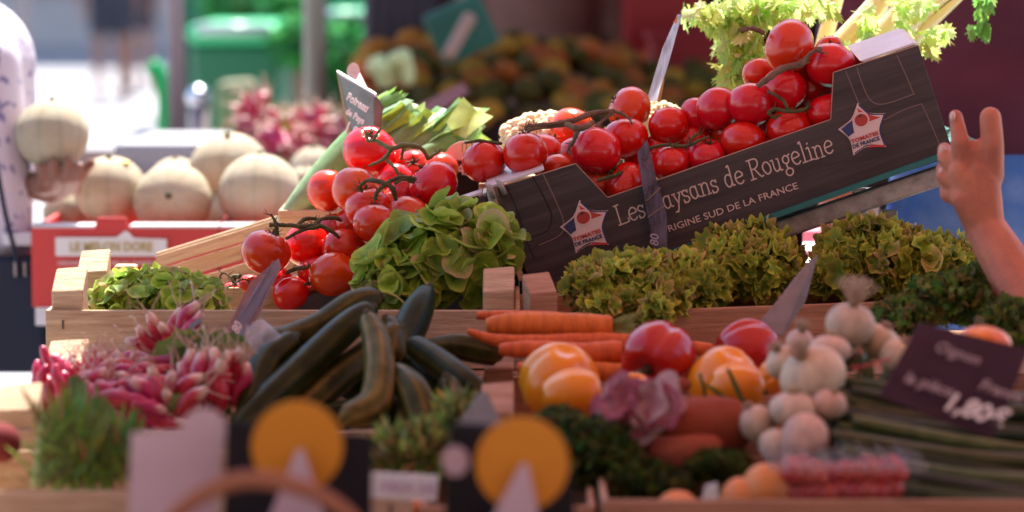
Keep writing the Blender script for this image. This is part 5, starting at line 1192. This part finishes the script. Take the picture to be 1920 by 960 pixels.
leek('leek with bright flat leaves in the middle of the bunch', [(690, 320, .34, 20), (745, 270, .37, 24), (790, 230, .40, 26)], 3, nfan=7)
leek('leek with small white-edged cut leaves', [(740, 320, .36, 18), (790, 270, .38, 22), (826, 232, .41, 20)], 4, nfan=5)
leek('leek with the widest bluish green fan of leaves at the end of the bunch', [(760, 330, .36, 22), (830, 275, .39, 30), (872, 232, .42, 34)], 5, nfan=8)
leek('leek lowest in the bunch behind the glossy tomatoes', [(700, 340, .33, 18), (780, 300, .36, 22), (850, 268, .38, 22)], 6, nfan=6)
g = G(); c = at(760, 350, .40); g.box((c.x, .42, c.z-.10), (.36, .26, .15)); build(g, 'leek_crate', WOOD, smooth=False, bevel=.003, label='wooden box carrying the leeks behind the left tomatoes', cat='box')
g = G(); g.box((c.x, .42, (c.z-.18)/2), (.34, .24, c.z-.18)); build(g, 'support_box', FABD, smooth=False, label='tall dark box holding up the leek box', cat='box')
g = G(); g.box((at(1120, 300, .3).x, .32, .45), (.3, .22, .9)); build(g, 'support_box', FABD, smooth=False, label='tall dark box holding up the cauliflower box', cat='box')

# ================= CUCUMBERS =================
def cuke(label, P, seed, pale=0):
    q = random.Random(seed); t = thing('cucumber', label, 'cucumber', at(*P[len(P)//2][:3]), 'cucumbers')
    c0 = V(.007, .017, .002).lerp(V(.11, .09, .018), pale); c1 = V(.034, .042, .007).lerp(V(.36, .22, .07), pale)
    def col(tt, a): s_ = max(0, math.sin(a*7+seed+math.sin(tt*5)*.4))**2; e = max(0, tt*1.0-.72)*2.0; return tuple(c0.lerp(c1, min(1, s_*.75+e)))
    g = G(); R0 = [p for p in P]
    a, b = P[0], P[-1]; P2 = [(a[0]-(P[1][0]-a[0])*.04, a[1]-(P[1][1]-a[1])*.04, a[2], a[3]*.45)]+[tuple(p) for p in P]+[(b[0]+(b[0]-P[-2][0])*.10, b[1]+(b[1]-P[-2][1])*.10, b[2], b[3]*.45)]
    ptube(g, P2, 28, 7, col=col, ridge=lambda a_, tt: 1+.022*math.sin(a_*7+seed)); build(g, 'skin', CUKE, t)
    g = G(); e = at(*P2[0][:3]); d = (e-at(*P2[1][:3])).normalized(); g.tube([e-d*.004, e+d*.006, e+d*.012], [.004, .003, .0035], 8); build(g, 'stem', VINE, t)
cuke('cucumber lying across the top with silvery sheen, stem by the plastic tag', [(702, 560, -.40, 22), (660, 572, -.42, 26), (600, 612, -.45, 27), (540, 634, -.48, 25), (508, 634, -.5, 20)], 1, .35)
cuke('longest cucumber slanting from the tag to the crate board', [(690, 585, -.47, 22), (650, 615, -.50, 29), (570, 690, -.56, 32), (500, 755, -.62, 32), (455, 800, -.66, 28)], 2, .1)
cuke('curved dark cucumber at the edge beside the radishes', [(545, 640, -.50, 22), (500, 680, -.54, 30), (478, 730, -.58, 31), (468, 775, -.62, 26)], 3, .12)
cuke('bent pale cucumber standing upright with yellow striped hooked end', [(692, 600, -.52, 18), (706, 640, -.55, 27), (712, 700, -.60, 30), (700, 758, -.64, 32), (655, 782, -.66, 26)], 4, .95)
cuke('cucumber behind the bent pale one, slanting to the crate board', [(740, 625, -.44, 24), (690, 665, -.48, 29), (620, 720, -.54, 31), (555, 780, -.60, 28)], 5, .45)
cuke('darkest short cucumber pointing up in front of the big lettuce', [(800, 548, -.30, 18), (785, 580, -.33, 30), (765, 622, -.37, 33), (740, 670, -.42, 30)], 6, .0)
cuke('straight cucumber slanting down towards the peppers', [(780, 650, -.50, 22), (825, 682, -.54, 27), (870, 716, -.58, 27), (905, 745, -.6, 20)], 7, .2)
cuke('cucumber lying low behind, touching the carrots', [(808, 652, -.40, 18), (860, 650, -.41, 25), (925, 662, -.42, 24)], 8, .5)
cuke('brownish striped cucumber standing below the straight one', [(745, 700, -.58, 22), (775, 735, -.62, 32), (795, 790, -.65, 34), (800, 825, -.67, 28)], 9, .55)
cuke('cucumber lying deep in the dark gap', [(620, 700, -.40, 28), (720, 740, -.42, 32), (860, 745, -.44, 30)], 10, .0)
cuke('cucumber end poking out beside the darkest short one', [(728, 608, -.42, 20), (738, 632, -.44, 27), (735, 665, -.47, 27)], 11, .4)
cuke('cucumber under the striped ones near the olive herbs', [(840, 720, -.6, 22), (850, 760, -.62, 28), (860, 810, -.64, 24)], 12, .35)
cuke('dark filler cucumber added underneath the longest one', [(520, 720, -.46, 26), (600, 700, -.44, 30), (690, 690, -.42, 28)], 13, 0)  # this and the following dark cucumbers are added to blacken the gaps
cuke('dark filler cucumber added at the crate board', [(560, 800, -.60, 26), (640, 780, -.58, 30), (740, 770, -.56, 28)], 14, .0)
cuke('dark filler cucumber added between the striped and the straight one', [(770, 690, -.46, 24), (830, 730, -.50, 30), (880, 780, -.54, 26)], 15, .0)
cuke('dark filler cucumber end added below the darkest short one', [(720, 680, -.42, 24), (770, 690, -.43, 28), (830, 700, -.44, 24)], 16, .0)
g = G(); ptube(g, [(512, 652, -.515, 28), (490, 632, -.515, 28), (476, 616, -.51, 26)], 20, 5, cap=False); build(g, 'plastic_sleeve', mat('white_netting', (.55, .6, .7), .15, .8, alpha=.35), label='clear plastic sleeve wrapped round the cucumber end', cat='sleeve')

# ================= CARROTS =================
def carrot(label, P, seed, tops=False):
    t = thing('carrot', label, 'carrot', at(*P[0][:3]), 'carrots'); g = G()
    b = P[-1]; P2 = [(P[0][0], P[0][1], P[0][2], P[0][3]*.4)]+list(P)+[(b[0]+4, b[1], b[2], b[3]*.5)]
    ptube(g, P2, 16, 6, ridge=lambda a, tt: 1+.03*math.sin(tt*60+seed+a)); build(g, 'root', CARR, t)
    if tops:
        g = G(); q = random.Random(seed); e = at(*b[:3])
        for i in range(12): leaf_strip(g, e+V(.002, q.uniform(-.006, .006), q.uniform(-.006, .006)), V(1, q.uniform(-.4, .4), q.uniform(-.3, .5)), (0, -1, .5), q.uniform(.02, .05), .003, (.20, .20, .05), q.uniform(-1, 1), 4)
        build(g, 'leaf_stubs', HERB, t)
carrot('slim carrot on top at the back of the pile', [(898, 592, -.36, 8), (960, 592, -.36, 10), (1040, 594, -.36, 10)], 1)
carrot('thickest carrot lying on top with green stubs', [(915, 612, -.44, 16), (960, 608, -.44, 22), (1050, 609, -.44, 23), (1140, 612, -.44, 21)], 2, True)
carrot('thin-tipped carrot below the thickest one', [(880, 622, -.47, 6), (930, 638, -.47, 12), (1010, 642, -.47, 15), (1120, 640, -.46, 17), (1190, 644, -.46, 16)], 3, True)
carrot('carrot third from the top, in front', [(940, 656, -.50, 12), (1000, 656, -.50, 18), (1090, 664, -.50, 22), (1160, 660, -.50, 22)], 4)
carrot('carrot glimpsed below the red pepper', [(1080, 690, -.52, 14), (1150, 700, -.52, 20), (1230, 705, -.52, 20)], 5)
carrot('carrot behind the red pepper, end poking out', [(1200, 640, -.38, 12), (1270, 650, -.39, 14), (1330, 655, -.4, 12)], 6)
carrot('carrot at the bottom beside the crate post', [(975, 690, -.53, 12), (1040, 700, -.53, 18), (1110, 705, -.53, 18)], 7)

# ================= PEPPERS =================
def pepper(label, px, py, Y, r, axis, mt, seed, el=1.1, lobes=4, spin=0):
    t = thing('bell_pepper', label, 'bell pepper', at(px, py, Y), 'bell peppers')
    def fn(p):
        a = math.atan2(p.y, p.x); rr = math.hypot(p.x, p.y)
        k = (1.03-.15*math.exp(-(math.cos((a+seed)*lobes/2)/.30)**2))*(1-.16*(p.z < 0)*p.z*p.z)*(1+.10*p.z)
        z = p.z*el; z -= .30*el*math.exp(-(rr/.30)**2)*(1 if p.z > 0 else -.6)
        k *= min(1.45, max(rr, .05)**-.20)
        return V(p.x*k, p.y*k, z)
    R_ = r*mpp(Y); F = frame(axis) @ Matrix.Rotation(spin, 4, 'Z'); Mi = WM[t.name].inverted()
    g = G(); g.ball((0, 0, 0), 1, None, 48, 26, fn=fn); g.v = [TM(at(px, py, Y), F, R_) @ p for p in g.v]; build(g, 'flesh', mt, t)
    g = G(); g.tube([V(0, 0, .62*el), V(.02, 0, .8*el), V(.06, .03, 1.0*el), V(.12, .05, 1.12*el)], [.26, .11, .10, .12], 10); g.v = [TM(at(px, py, Y), F, R_) @ p for p in g.v]; build(g, 'stem', VINE, t)
pepper('deep red bell pepper with its green stem hollow facing forward', 1238, 668, -.56, 68, (-.45, -.8, -.35), PEPR, 1.2, 1.1)
pepper('red bell pepper behind, next to the slate price blade', 1398, 660, -.50, 62, (.8, .3, -.1), PEPR, .5, 1.0)
pepper('big yellow bell pepper nearest the crate post', 1050, 712, -.60, 76, (-.15, .38, -.9), PEPY, .2, .95, 3)
pepper('smaller yellow pepper lying in front of the big yellow one', 1072, 742, -.70, 50, (1, .1, .05), PEPY, .9, 1.25, 3)
pepper('yellow-orange pepper under the red one', 1180, 745, -.68, 44, (1, .1, .2), PEPY, 2, 1.1)
pepper('yellow pepper with curved ribs beside the garlic', 1358, 712, -.60, 66, (-.3, .4, -.9), PEPY, 1.6, 1.0, 3)
pepper('yellow pepper in front, crossed by thin green blades', 1380, 728, -.69, 50, (.9, .1, -.2), PEPY, .8, 1.1, 3)
pepper('small orange pepper squeezed between yellow pepper and garlic', 1452, 708, -.62, 34, (.6, 0, .5), PEPY, 1.1, 1.0)
g = G()
for P in ([(1312, 700, -.73, 3), (1320, 730, -.735, 4), (1322, 745, -.735, 3)], [(1364, 690, -.73, 3), (1380, 725, -.735, 5), (1400, 768, -.74, 5)], [(1325, 722, -.735, 3), (1360, 745, -.74, 4), (1395, 765, -.74, 3)]): ptube(g, P, 6, 5, col=(.10, .14, .04))
build(g, 'chive_blades', HERB, label='thin green chive blades lying over the yellow pepper', cat='chives')
q = random.Random(3)
# radicchio and sweet potatoes
g = G()
for i in range(36):
    p = at(1196+q.gauss(0, 26), 764+q.gauss(0, 15), -.86+q.uniform(-.02, .02)); c1 = (.48, .08, .15) if q.random() < .55 else (.74, .50, .48)
    disc_leaf(g, TM(p, frame(V(q.uniform(-.7, .7), -1, q.uniform(-.2, .8)), (q.uniform(-1, 1), 0, 1))), q.uniform(.012, .024), 4, .004, .4, i, tuple(V(.60, .28, .32)), c1, 18, 3, .1)
build(g, 'radicchio', FRIS, label='purple and white radicchio below the red pepper', cat='radicchio')
SWP = mat('sweet_potato_skin', (.30, .085, .045), .85, .1, col2=(.26, .055, .035), nscale=30, bump=.5, bscale=80)
for lab, P in (('large reddish sweet potato in front of the yellow pepper', [(1240, 800, -.82, 44), (1290, 805, -.82, 62), (1350, 800, -.82, 60), (1398, 798, -.82, 40)]), ('second sweet potato tucked under the large one', [(1225, 850, -.86, 30), (1280, 858, -.87, 44), (1340, 850, -.87, 34)]), ('pinkish shallot peeping out above the sweet potatoes', [(1222, 738, -.72, 10), (1250, 732, -.73, 24), (1284, 722, -.73, 14)])):
    g = G(); b = P[-1]; a = P[0]; ptube(g, [(a[0]-8, a[1], a[2], a[3]*.4)]+P+[(b[0]+12, b[1], b[2], b[3]*.4)], 20, 6, ridge=lambda an, tt: 1+.05*math.sin(an*3+tt*7)); build(g, 'sweet_potato' if 'sweet' in lab else 'shallot', SWP if 'sweet' in lab else mat('shallot_skin', (.58, .28, .22), .5), label=lab, cat='sweet potato' if 'sweet' in lab else 'shallot')

# ================= FRESH ONIONS / GARLIC =================
def onion(label, px, py, Y, r, axis, seed, hair=1.0, neck=True, tint=(.66, .47, .35)):
    q = random.Random(seed); t = thing('fresh_onion', label, 'onion', at(px, py+r*.5, Y), 'fresh onions with roots')
    def fn(p):
        a = math.atan2(p.y, p.x); f = 1+.006*math.sin(a*5+seed)+.02*math.sin(a*2+seed*2)
        z = p.z*.86-(.10*math.exp(-(math.hypot(p.x, p.y)/.25)**2) if p.z > 0 else 0); return V(p.x*f, p.y*f, z)
    def col(p):
        a = math.atan2(p.y, p.x); s_ = .93+.07*math.sin(a*19+seed+2*p.z); return tuple(V(*tint).lerp(V(.50, .50, .28), max(0, -p.z-.35)*1.1)*s_)
    g = G(); g.ball((0, 0, 0), 1, None, 30, 18, fn=fn, col=col); M = TM(at(px+q.uniform(-5, 5), py+q.uniform(-4, 4), Y), frame((axis[0]+q.uniform(-.35, .35), axis[1]+q.uniform(-.4, .2), axis[2])), r*mpp(Y)) @ Matrix.Diagonal((q.uniform(.9, 1.12), q.uniform(.9, 1.1), q.uniform(.85, 1.15), 1)); g.v = [M @ p for p in g.v]; build(g, 'bulb', ONI, t)
    if hair:
        g = G()
        for i in range(90):
            a = q.uniform(0, 6.28); d = V(math.cos(a)*q.uniform(.1, .6), math.sin(a)*q.uniform(.1, .6), 1).normalized(); p = V(math.cos(a)*.12, math.sin(a)*.12, .74); P = [p]
            for j in range(5): d = (d+V(q.uniform(-.3, .3), q.uniform(-.3, .3), 0)).normalized(); P.append(P[-1]+d*.24*hair)
            g.tube(P, [.026, .022, .018, .016, .012, .006], 3, col=(.55, .36, .22))
        g.v = [M @ p for p in g.v]; build(g, 'roots', ONI, t)
    if neck:
        g = G(); 
        for i in range(4):
            o_ = V(q.uniform(-.25, .25), q.uniform(-.25, .25), 0); g.tube([V(0, 0, -.7)+o_*.4, V(0, 0, -1.2)+o_, V(q.uniform(-.2, .2), q.uniform(-.2, .2), -2.0)+o_*2.5], [.30, .20, .15], 8, col=lambda tt, a: tuple(V(.50, .48, .30).lerp(V(.16, .20, .08), tt)))
        g.v = [M @ p for p in g.v]; build(g, 'neck', ONI, t)
onion('fresh onion on top of the bunch with roots standing straight up', 1598, 606, -.74, 46, (-.05, 0, 1), 1, 1.1)
onion('biggest fresh onion in front of the topmost one', 1520, 702, -.82, 60, (-.25, -.15, 1), 2, .5)
onion('small fresh onion behind the biggest one', 1560, 655, -.78, 38, (.2, .2, 1), 3, .3, False)
onion('fresh onion with bare side facing the plum sign', 1685, 672, -.76, 36, (.5, 0, 1), 4, .2)
onion('onion bulb just below the small orange pepper', 1486, 765, -.88, 44, (-.2, -.2, 1), 5, .4, False)
onion('pinkish onion bulb beside the dark stalks', 1552, 756, -.88, 34, (.3, -.2, 1), 6, .2, False, (.70, .40, .32))
onion('round onion bulb lying lowest above the plastic tub', 1512, 826, -.92, 48, (-.3, -.9, .2), 7, 0, False)
onion('onion bulb at the edge of the sweet potatoes', 1424, 792, -.86, 38, (-.3, 0, 1), 8, .3, True)
onion('onion bulb between the sweet potato and the lowest bulb', 1455, 838, -.90, 36, (-.2, -.3, 1), 9, 0, False)
onion('half hidden onion bulb left of the biggest one', 1470, 680, -.74, 34, (-.6, 0, 1), 10, .5, False)
onion('onion bulb under the topmost one, streaked green', 1648, 640, -.72, 42, (.2, .1, 1), 11, .3)
onion('onion bulb behind the slate blade base', 1500, 640, -.66, 30, (0, 0, 1), 12, .8, False)
stems('bundle of thin tangled onion leaves running behind the plum sign', 'onion leaves', 'onion_leaf_bundle', (1610, 700), (1560, 770), -.78, -.74, 14, 10, [(.24, .24, .10), (.14, .17, .06), (.40, .34, .20)], 23, 30, ONI, 0, 'leaf')
g = G(); ptube(g, [(1595, 690, -.845, 2.5), (1630, 684, -.85, 2.5), (1668, 672, -.84, 2.5)], 6); build(g, 'red_band', mat('red_rubber', (.45, .05, .05), .5), label='thin red rubber band round the onion stems', cat='band')

# ================= CHERRY TOMATO TUB =================
tub = thing('plastic_tub', 'clear lidded plastic tub filled with cherry tomatoes', 'tub', at(1580, 945, -.98))
a = at(1452, 942, -1.0); b = at(1712, 866, -1.0); cx = (a.x+b.x)/2; W2 = (b.x-a.x); z0 = a.z; z1 = b.z
g = G(); g.box((cx, -1.03, (z0+z1)/2), (W2, .002, z1-z0)); g.box((cx, -.90, (z0+z1)/2), (W2, .002, z1-z0)); g.box((a.x, -.965, (z0+z1)/2), (.002, .126, z1-z0)); g.box((b.x, -.965, (z0+z1)/2), (.002, .126, z1-z0)); build(g, 'tub_wall', CLEAR, tub, smooth=False)
g = G(); g.box((cx, -.965, z1+.003), (W2+.02, .15, .003)); g.box((cx, -1.038, z1), (W2+.02, .003, .008)); 
for i in range(7): g.box((a.x+W2*(i+.5)/7, -.965, z1+.007), (.006, .12, .004))
build(g, 'lid', mat('tub_lid_plastic', (.4, .4, .42), .06, 1.0, alpha=.16), tub, smooth=False, bevel=.001)
CH = mat('cherry_skin', (.50, .015, .015), .2, coat=.4, hue=.2); chm = G(); chm.ball((0, 0, 0), 1, None, 16, 12); chm = chm.mesh('cherry_tomato', CH)
q = random.Random(8)
for r_ in range(2):
    for i in range(9):
        for k in range(3):
            if k == 3: continue
            o = bpy.data.objects.new('cherry_tomato', chm); s_ = .0115*q.uniform(.9, 1.05)
            link(o, TM(V(a.x+.013+(W2-.026)*(i+.5*(r_ % 2)*.6)/8.6, -1.015+.024*k+q.uniform(-.004, .004), z0+.0125+.0165*r_+q.uniform(-.001, .005)), Matrix.Rotation(q.uniform(0, 3), 4, 'X'), s_)); props(o, 'small round cherry tomato inside the clear plastic tub', 'cherry tomato', 'cherry tomatoes in the tub')
# yellow-orange fruit at the very front
AP = mat('apricot_skin', (.72, .28, .07), .55, col2=(.62, .18, .05), nscale=12, sss=.1)
for lab, px, py, r in (('apricot cut off below the curly parsley', 1270, 962, 44), ('apricot directly left of the plastic tub', 1440, 918, 52), ('apricot with dark mark next to a white slip', 1392, 935, 42), ('apricot under the white label between the yellow discs', 760, 968, 46), ('apricot hidden in shadow beside the white label', 700, 968, 26)):
    g = G(); g.ball(at(px, py, -1.0), r*mpp(-1.0), None, 24, 16, fn=lambda p: p*(1-.07*math.exp(-(p.x/.14)**2)*(p.y < .2))); build(g, 'apricot', AP, label=lab, cat='apricot', group='apricots')
g = G(); q4 = [at(x, y, -1.02) for x, y in ((1310, 970), (1322, 912), (1345, 905), (1350, 970))]; g.add(q4+[p+V(0, .003, 0) for p in q4], [(0,1,2,3), (7,6,5,4)]+[(i, i+4, (i+1) % 4+4, (i+1) % 4) for i in range(4)]); build(g, 'paper_slip', WHITE, smooth=False, label='white paper slip standing between two apricots', cat='paper slip')

# ================= SIGNS AND TAGS =================
def panel(name, px, m_, parent=None, th=.003, inner=None, **kw):
    """solid card through picture points with own depth"""
    q_ = [at(*p) for p in px]; n = len(q_); g = G(); nn = (q_[1]-q_[0]).cross(q_[2]-q_[0]).normalized()*th
    if nn.y < 0: nn = -nn
    g.add(q_+[p+nn for p in q_], [tuple(range(n)), tuple(range(2*n-1, n-1, -1))]+[(i, i+n, (i+1) % n+n, (i+1) % n) for i in range(n)])
    return build(g, name, m_, parent, smooth=False, **kw)
def surf(P0, PX, PY):
    """frame lying on a card: origin, point along writing, point up"""
    o_, x_, y_ = at(*P0), at(*PX), at(*PY); x = (x_-o_).normalized(); up = (y_-o_); up = (up-x*up.dot(x)).normalized(); n_ = x.cross(up)
    return Matrix.Translation(o_) @ Matrix((x, up.cross(x), up)).transposed().to_4x4()
# slate price sign by the leeks
t = thing('price_sign', 'small slate price sign with chalk writing and rounded tab by the leeks', 'price sign', at(690, 300, .30), 'chalk price signs')
panel('slate', [(631, 135, .34), (700, 178, .27), (716, 202, .27), (702, 300, .28), (664, 290, .33)], mat('grey_chalkboard', (.12, .135, .125), .35, .6, vary=.4, nscale=20), t)
panel('pale_border', [(631, 135, .338), (636, 134, .338), (662, 268, .328), (655, 272, .328)], mat('yellowish_print', (.40, .40, .22), .6), t)
panel('top_edge', [(631, 133, .337), (703, 176, .267), (705, 182, .267), (634, 139, .337)], CARDW, t)
q = [(652+14*math.cos(a_)*.9+6*math.sin(a_), 134-16*math.sin(a_), .335) for a_ in [math.pi*i/10 for i in range(11)]]
panel('rounded_tab', [(654, 146, .33)]+[(662+12*math.cos(a_)-8*(a_ > 9), 135-17*math.sin(a_), .33) for a_ in [math.pi-math.pi*i/10 for i in range(11)]]+[(692, 172, .30)], BADGE, t)
Ms = surf((652, 186, .305), (702, 218, .255), (646, 150, .31))
for body, du, dv, sz in (('Poireau', .0, .0, .017), ('de Pays', .004, -.020, .015), ('1.80', .006, -.046, .026)):
    g = text_g(body, sz, Ms @ TM(V(du, -.003, dv)), shear=.3, bold=.0004); build(g, 'chalk_writing', CHALK, t, smooth=False)
# second sign behind the clips
t = thing('price_sign', 'slate price sign with round pale top, half hidden between tomatoes and cartons', 'price sign', at(870, 400, .26), 'chalk price signs')
panel('slate', [(835, 305, .24), (925, 320, .24), (915, 400, .24), (850, 400, .24)], SLATE, t)
panel('pale_top', [(828, 306, .236)]+[(874+44*math.cos(a_), 306-42*math.sin(a_), .236) for a_ in [math.pi-math.pi*i/12 for i in range(13)]], BADGE, t)
panel('plum_band', [(828, 296, .233), (935, 312, .233), (932, 328, .233), (830, 314, .233)], PLUMB, t)
g = text_g('1kg', .016, surf((861, 284, .228), (900, 286, .228), (861, 250, .228)), bold=.0003); build(g, 'top_lettering', mat('olive_ink', (.35, .33, .08), .6), t, smooth=False)
g = text_g('Ail', .022, surf((850, 326, .228), (900, 330, .228), (850, 290, .228)), shear=.3, bold=.0004); build(g, 'chalk_writing', CHALK, t, smooth=False)
# upright plastic blade and strip hanging over the carton
t = thing('price_sign', 'tall clear plastic price blade standing edge-on behind the tomatoes', 'price sign', at(1222, 230, .16))
panel('blade', [(1212, 190, .15), (1243, 88, .15), (1270, 28, .15), (1279, 26, .16), (1256, 110, .17), (1232, 190, .17)], CLEAR2, t, th=.0015)
panel('orange_tip', [(1262, 42, .148), (1272, 27, .148), (1268, 44, .148)], AP, t, th=.001)
panel('yellow_edge', [(1232, 190, .168), (1244, 140, .168), (1246, 150, .168), (1238, 192, .168)], mat('yellow_print', (.6, .45, .15), .5), t, th=.001)
t = thing('price_strip', 'scuffed clear plastic price strip hanging over the letter P', 'price strip', at(1235, 460, -.02))
panel('strip', [(1195, 285, -.008), (1214, 262, .002), (1232, 340, -.012), (1250, 400, -.022), (1252, 470, -.03), (1228, 470, -.03), (1210, 380, -.018)], mat('smoky_plastic', (.045, .032, .05), .25, .35, alpha=.86, col2=(.16, .13, .19), nscale=30, stretch=(3, 3, .5)), t, th=.0015)
g = G(); ptube(g, [(1211, 378, -.024, 1.3), (1238, 352, -.024, 1.3)], 5); ptube(g, [(1214, 408, -.028, 1.3), (1246, 386, -.028, 1.3)], 5); build(g, 'elastic_loop', mat('olive_elastic', (.20, .14, .07), .6), t)
g = text_g('80', .016, surf((1234, 462, -.034), (1236, 420, -.034), (1210, 460, -.034)), shear=.2, bold=.0003); build(g, 'lettering', mat('pale_violet', (.42, .36, .48), .5), t, smooth=False)
# card edge lying on the lettuce
panel('price_card', [(750, 418, -.03), (835, 388, -.05), (842, 393, -.05), (770, 420, -.03)], WOODR, th=.004, label='thin reddish card edge between tomatoes and big lettuce', cat='card')
panel('price_card', [(668, 556, .0), (716, 530, .0), (716, 540, .0), (690, 556, .0)], CARTON, th=.004, label='dark card corner under the large shiny low tomato', cat='card')
# plastic tag in front of tomatoes, edge on
t = thing('price_tag', 'clear pinkish plastic price tag leaning between radishes and left tomatoes', 'price tag', at(440, 650, -.34))
TAG = mat('pink_clear_plastic', (.46, .22, .20), .2, .5, trans=.3, alpha=.75, col2=(.26, .17, .2), nscale=26, stretch=(4, 4, .7))
panel('tag', [(416, 634, -.36), (470, 528, -.30), (523, 484, -.27), (527, 502, -.27), (486, 590, -.31), (450, 648, -.35)], TAG, t, th=.0015)
panel('tag_front', [(424, 640, -.37), (480, 535, -.31), (512, 488, -.285), (516, 515, -.285), (474, 600, -.32), (444, 648, -.36)], mat('smoky_violet_plastic', (.22, .16, .20), .15, .6, alpha=.5), t, th=.001)
g = text_g('80', .016, surf((446, 628, -.372), (462, 596, -.35), (430, 610, -.372)), shear=.2, bold=.0003); build(g, 'chalk_writing', CHALK, t, smooth=False)
panel('blue_tie', [(352, 610, -.50), (376, 596, -.50), (380, 602, -.50), (356, 618, -.50)], mat('grey_blue', (.20, .26, .30), .5), th=.002, label='thin grey blue tie on the upward fanned radish bunch', cat='tie')
# slate blade between peppers and lettuce
panel('slate_price_tag', [(1408, 622, -.40), (1460, 560, -.38), (1500, 508, -.36), (1531, 478, -.35), (1510, 560, -.37), (1466, 628, -.40)], mat('grey_slate_blade', (.24, .21, .22), .4, vary=.35, nscale=30), th=.002, label='pointed grey slate price blade standing behind the red pepper', cat='price blade')
# plum chalk sign
FAINT = mat('rubbed_chalk', (.34, .24, .25), .8)
t = thing('price_sign', 'large plum coloured chalk price sign reading 1,80 € over the dark stalks', 'price sign', at(1790, 820, -.98), 'chalk price signs')
panel('board', [(1648, 742, -1.0), (1724, 604, -.97), (1930, 655, -.97), (1862, 824, -1.0)], PLUMB, t, th=.004)
Ms = surf((1668, 745, -1.005), (1850, 806, -1.005), (1700, 640, -.98))
for body, u, v, sz, b_ in (('Oignon', .030, .062, .016, .0002), ('France', .084, .038, .017, .0003), ('la pièce', .008, .020, .017, .0003), ('1,80€', .052, .006, .028, .0008)):
    g = text_g(body, sz, Ms @ TM(V(u, -.003, v)), shear=.35, bold=b_); build(g, 'chalk_writing', CHALK if body[0] == '1' else FAINT, t, smooth=False)
pk = thing('pumpkin', 'orange pumpkin top showing above the plum chalk sign', 'pumpkin', at(1842, 660, -.80))
g = G(); g.ball(at(1842, 650, -.80), (54*mpp(-.8), .035, 38*mpp(-.8)), None, 40, 16, fn=lambda p: p*(1+.05*abs(math.cos(math.atan2(p.y, p.x)*5)))); build(g, 'rind', mat('pumpkin_rind', (.80, .24, .015), .4, col2=(.62, .10, .01), nscale=26), pk)
g = G(); c = at(1842, 650, -.80); g.tube([c+V(0, .02, .015), c+V(0, .03, .028)], [.006, .004], 8); build(g, 'stem', VINE, pk)
# foreground: pale back of a sign, dark signs with amber discs, basket handle
YF = -1.42
t = thing('price_sign', 'blank pinkish back of a price sign with rounded top, nearest the fennel', 'price sign', at(320, 1240, YF), 'foreground price signs')
panel('board', [(232, 1240, YF), (246, 812, YF+.02), (340, 808, YF+.02)]+[(382+42*math.cos(a_), 806-40*math.sin(a_), YF+.02) for a_ in [math.pi-math.pi*i/10 for i in range(11)]]+[(414, 850, YF+.02), (392, 1240, YF)], PINKP, t, th=.004)
def disc_sign(label, board, cx, cy, r, tip, base, extra=None):
    t = thing('price_sign', label, 'price sign', at(cx, 985, YF), 'foreground price signs')
    panel('board', board, SLATE, t, th=.004)
    panel('amber_disc', [(cx+r*math.cos(a_), cy+r*math.sin(a_), YF-.03) for a_ in [2*math.pi*i/36 for i in range(36)]], AMBER, t, th=.003)
    panel('pale_wedge', [(tip[0]-9, tip[1]+10, YF-.036), (tip[0]-4, tip[1]+1, YF-.036), (tip[0]+5, tip[1]+1, YF-.036), (tip[0]+9, tip[1]+10, YF-.036), (base[1], 1240, YF-.05), (base[0], 1240, YF-.05)], PINKP, t, th=.003)
    return t
disc_sign('dark price sign with amber disc and pale wedge behind the basket handle', [(408, 1240, YF), (425, 788, YF+.01), (700, 818, YF+.01), (690, 1240, YF)], 557, 838, 86, (562, 842), (395, 690))
t = disc_sign('dark price sign with amber disc beside small pale dot', [(812, 1240, YF), (845, 792, YF+.01), (940, 798, YF+.01), (1075, 880, YF), (1090, 1240, YF)], 979, 870, 88, (982, 868), (778, 1067))
panel('pale_dot', [(854+25*math.cos(a_), 865+28*math.sin(a_), YF-.01) for a_ in [2*math.pi*i/24 for i in range(24)]], PINKP, t, th=.002)
panel('slate_price_tag', [(848, 812, -.98), (895, 738, -.96), (912, 734, -.96), (944, 800, -.98)], mat('grey_green_slate', (.20, .20, .20), .5, vary=.3, nscale=20), th=.003, label='triangular grey price blade behind the sign with pale dot', cat='price blade')
t = thing('price_label', 'white printed label strip between the two amber disc signs', 'label', at(755, 940, -1.08))
panel('label_card', [(692, 885, -1.08), (822, 892, -1.08), (818, 940, -1.08), (686, 932, -1.08)], WHITE, t, th=.002)
g = text_g('PRIX 2€', .016, surf((712, 922, -1.084), (800, 926, -1.084), (712, 890, -1.084)), bold=.0002); build(g, 'printing', mat('pale_violet_ink', (.50, .38, .50), .6), t, smooth=False)
bs = thing('wicker_basket', 'wicker basket with arched brown handle at the very front', 'basket', at(500, 1120, -1.66))
WIC = mat('wicker', (.34, .12, .065), .85, .15, col2=(.30, .11, .06), nscale=60, bump=.5, bscale=150)
g = G(); ptube(g, [(280, 1040, -1.62, 16), (335, 960, -1.62, 17), (420, 908, -1.62, 18), (500, 900, -1.62, 18), (590, 925, -1.62, 17), (660, 975, -1.62, 16), (700, 1050, -1.62, 15)], 12, 6); build(g, 'handle', WIC, bs)
g = G(); c = at(490, 1150, -1.62)
for k in range(14): 
    z = c.z+.05-k*.016; rr = .115-.0018*k; g.tube([V(c.x+math.cos(a_)*rr, -1.62+math.sin(a_)*rr*.75, z+.002*math.sin(a_*18+k*3.14)) for a_ in [2*math.pi*i/60 for i in range(61)]], .0085, 6)
build(g, 'basket_wall', WIC, bs)
# soft clean-up: every label stays unique; no helpers needed
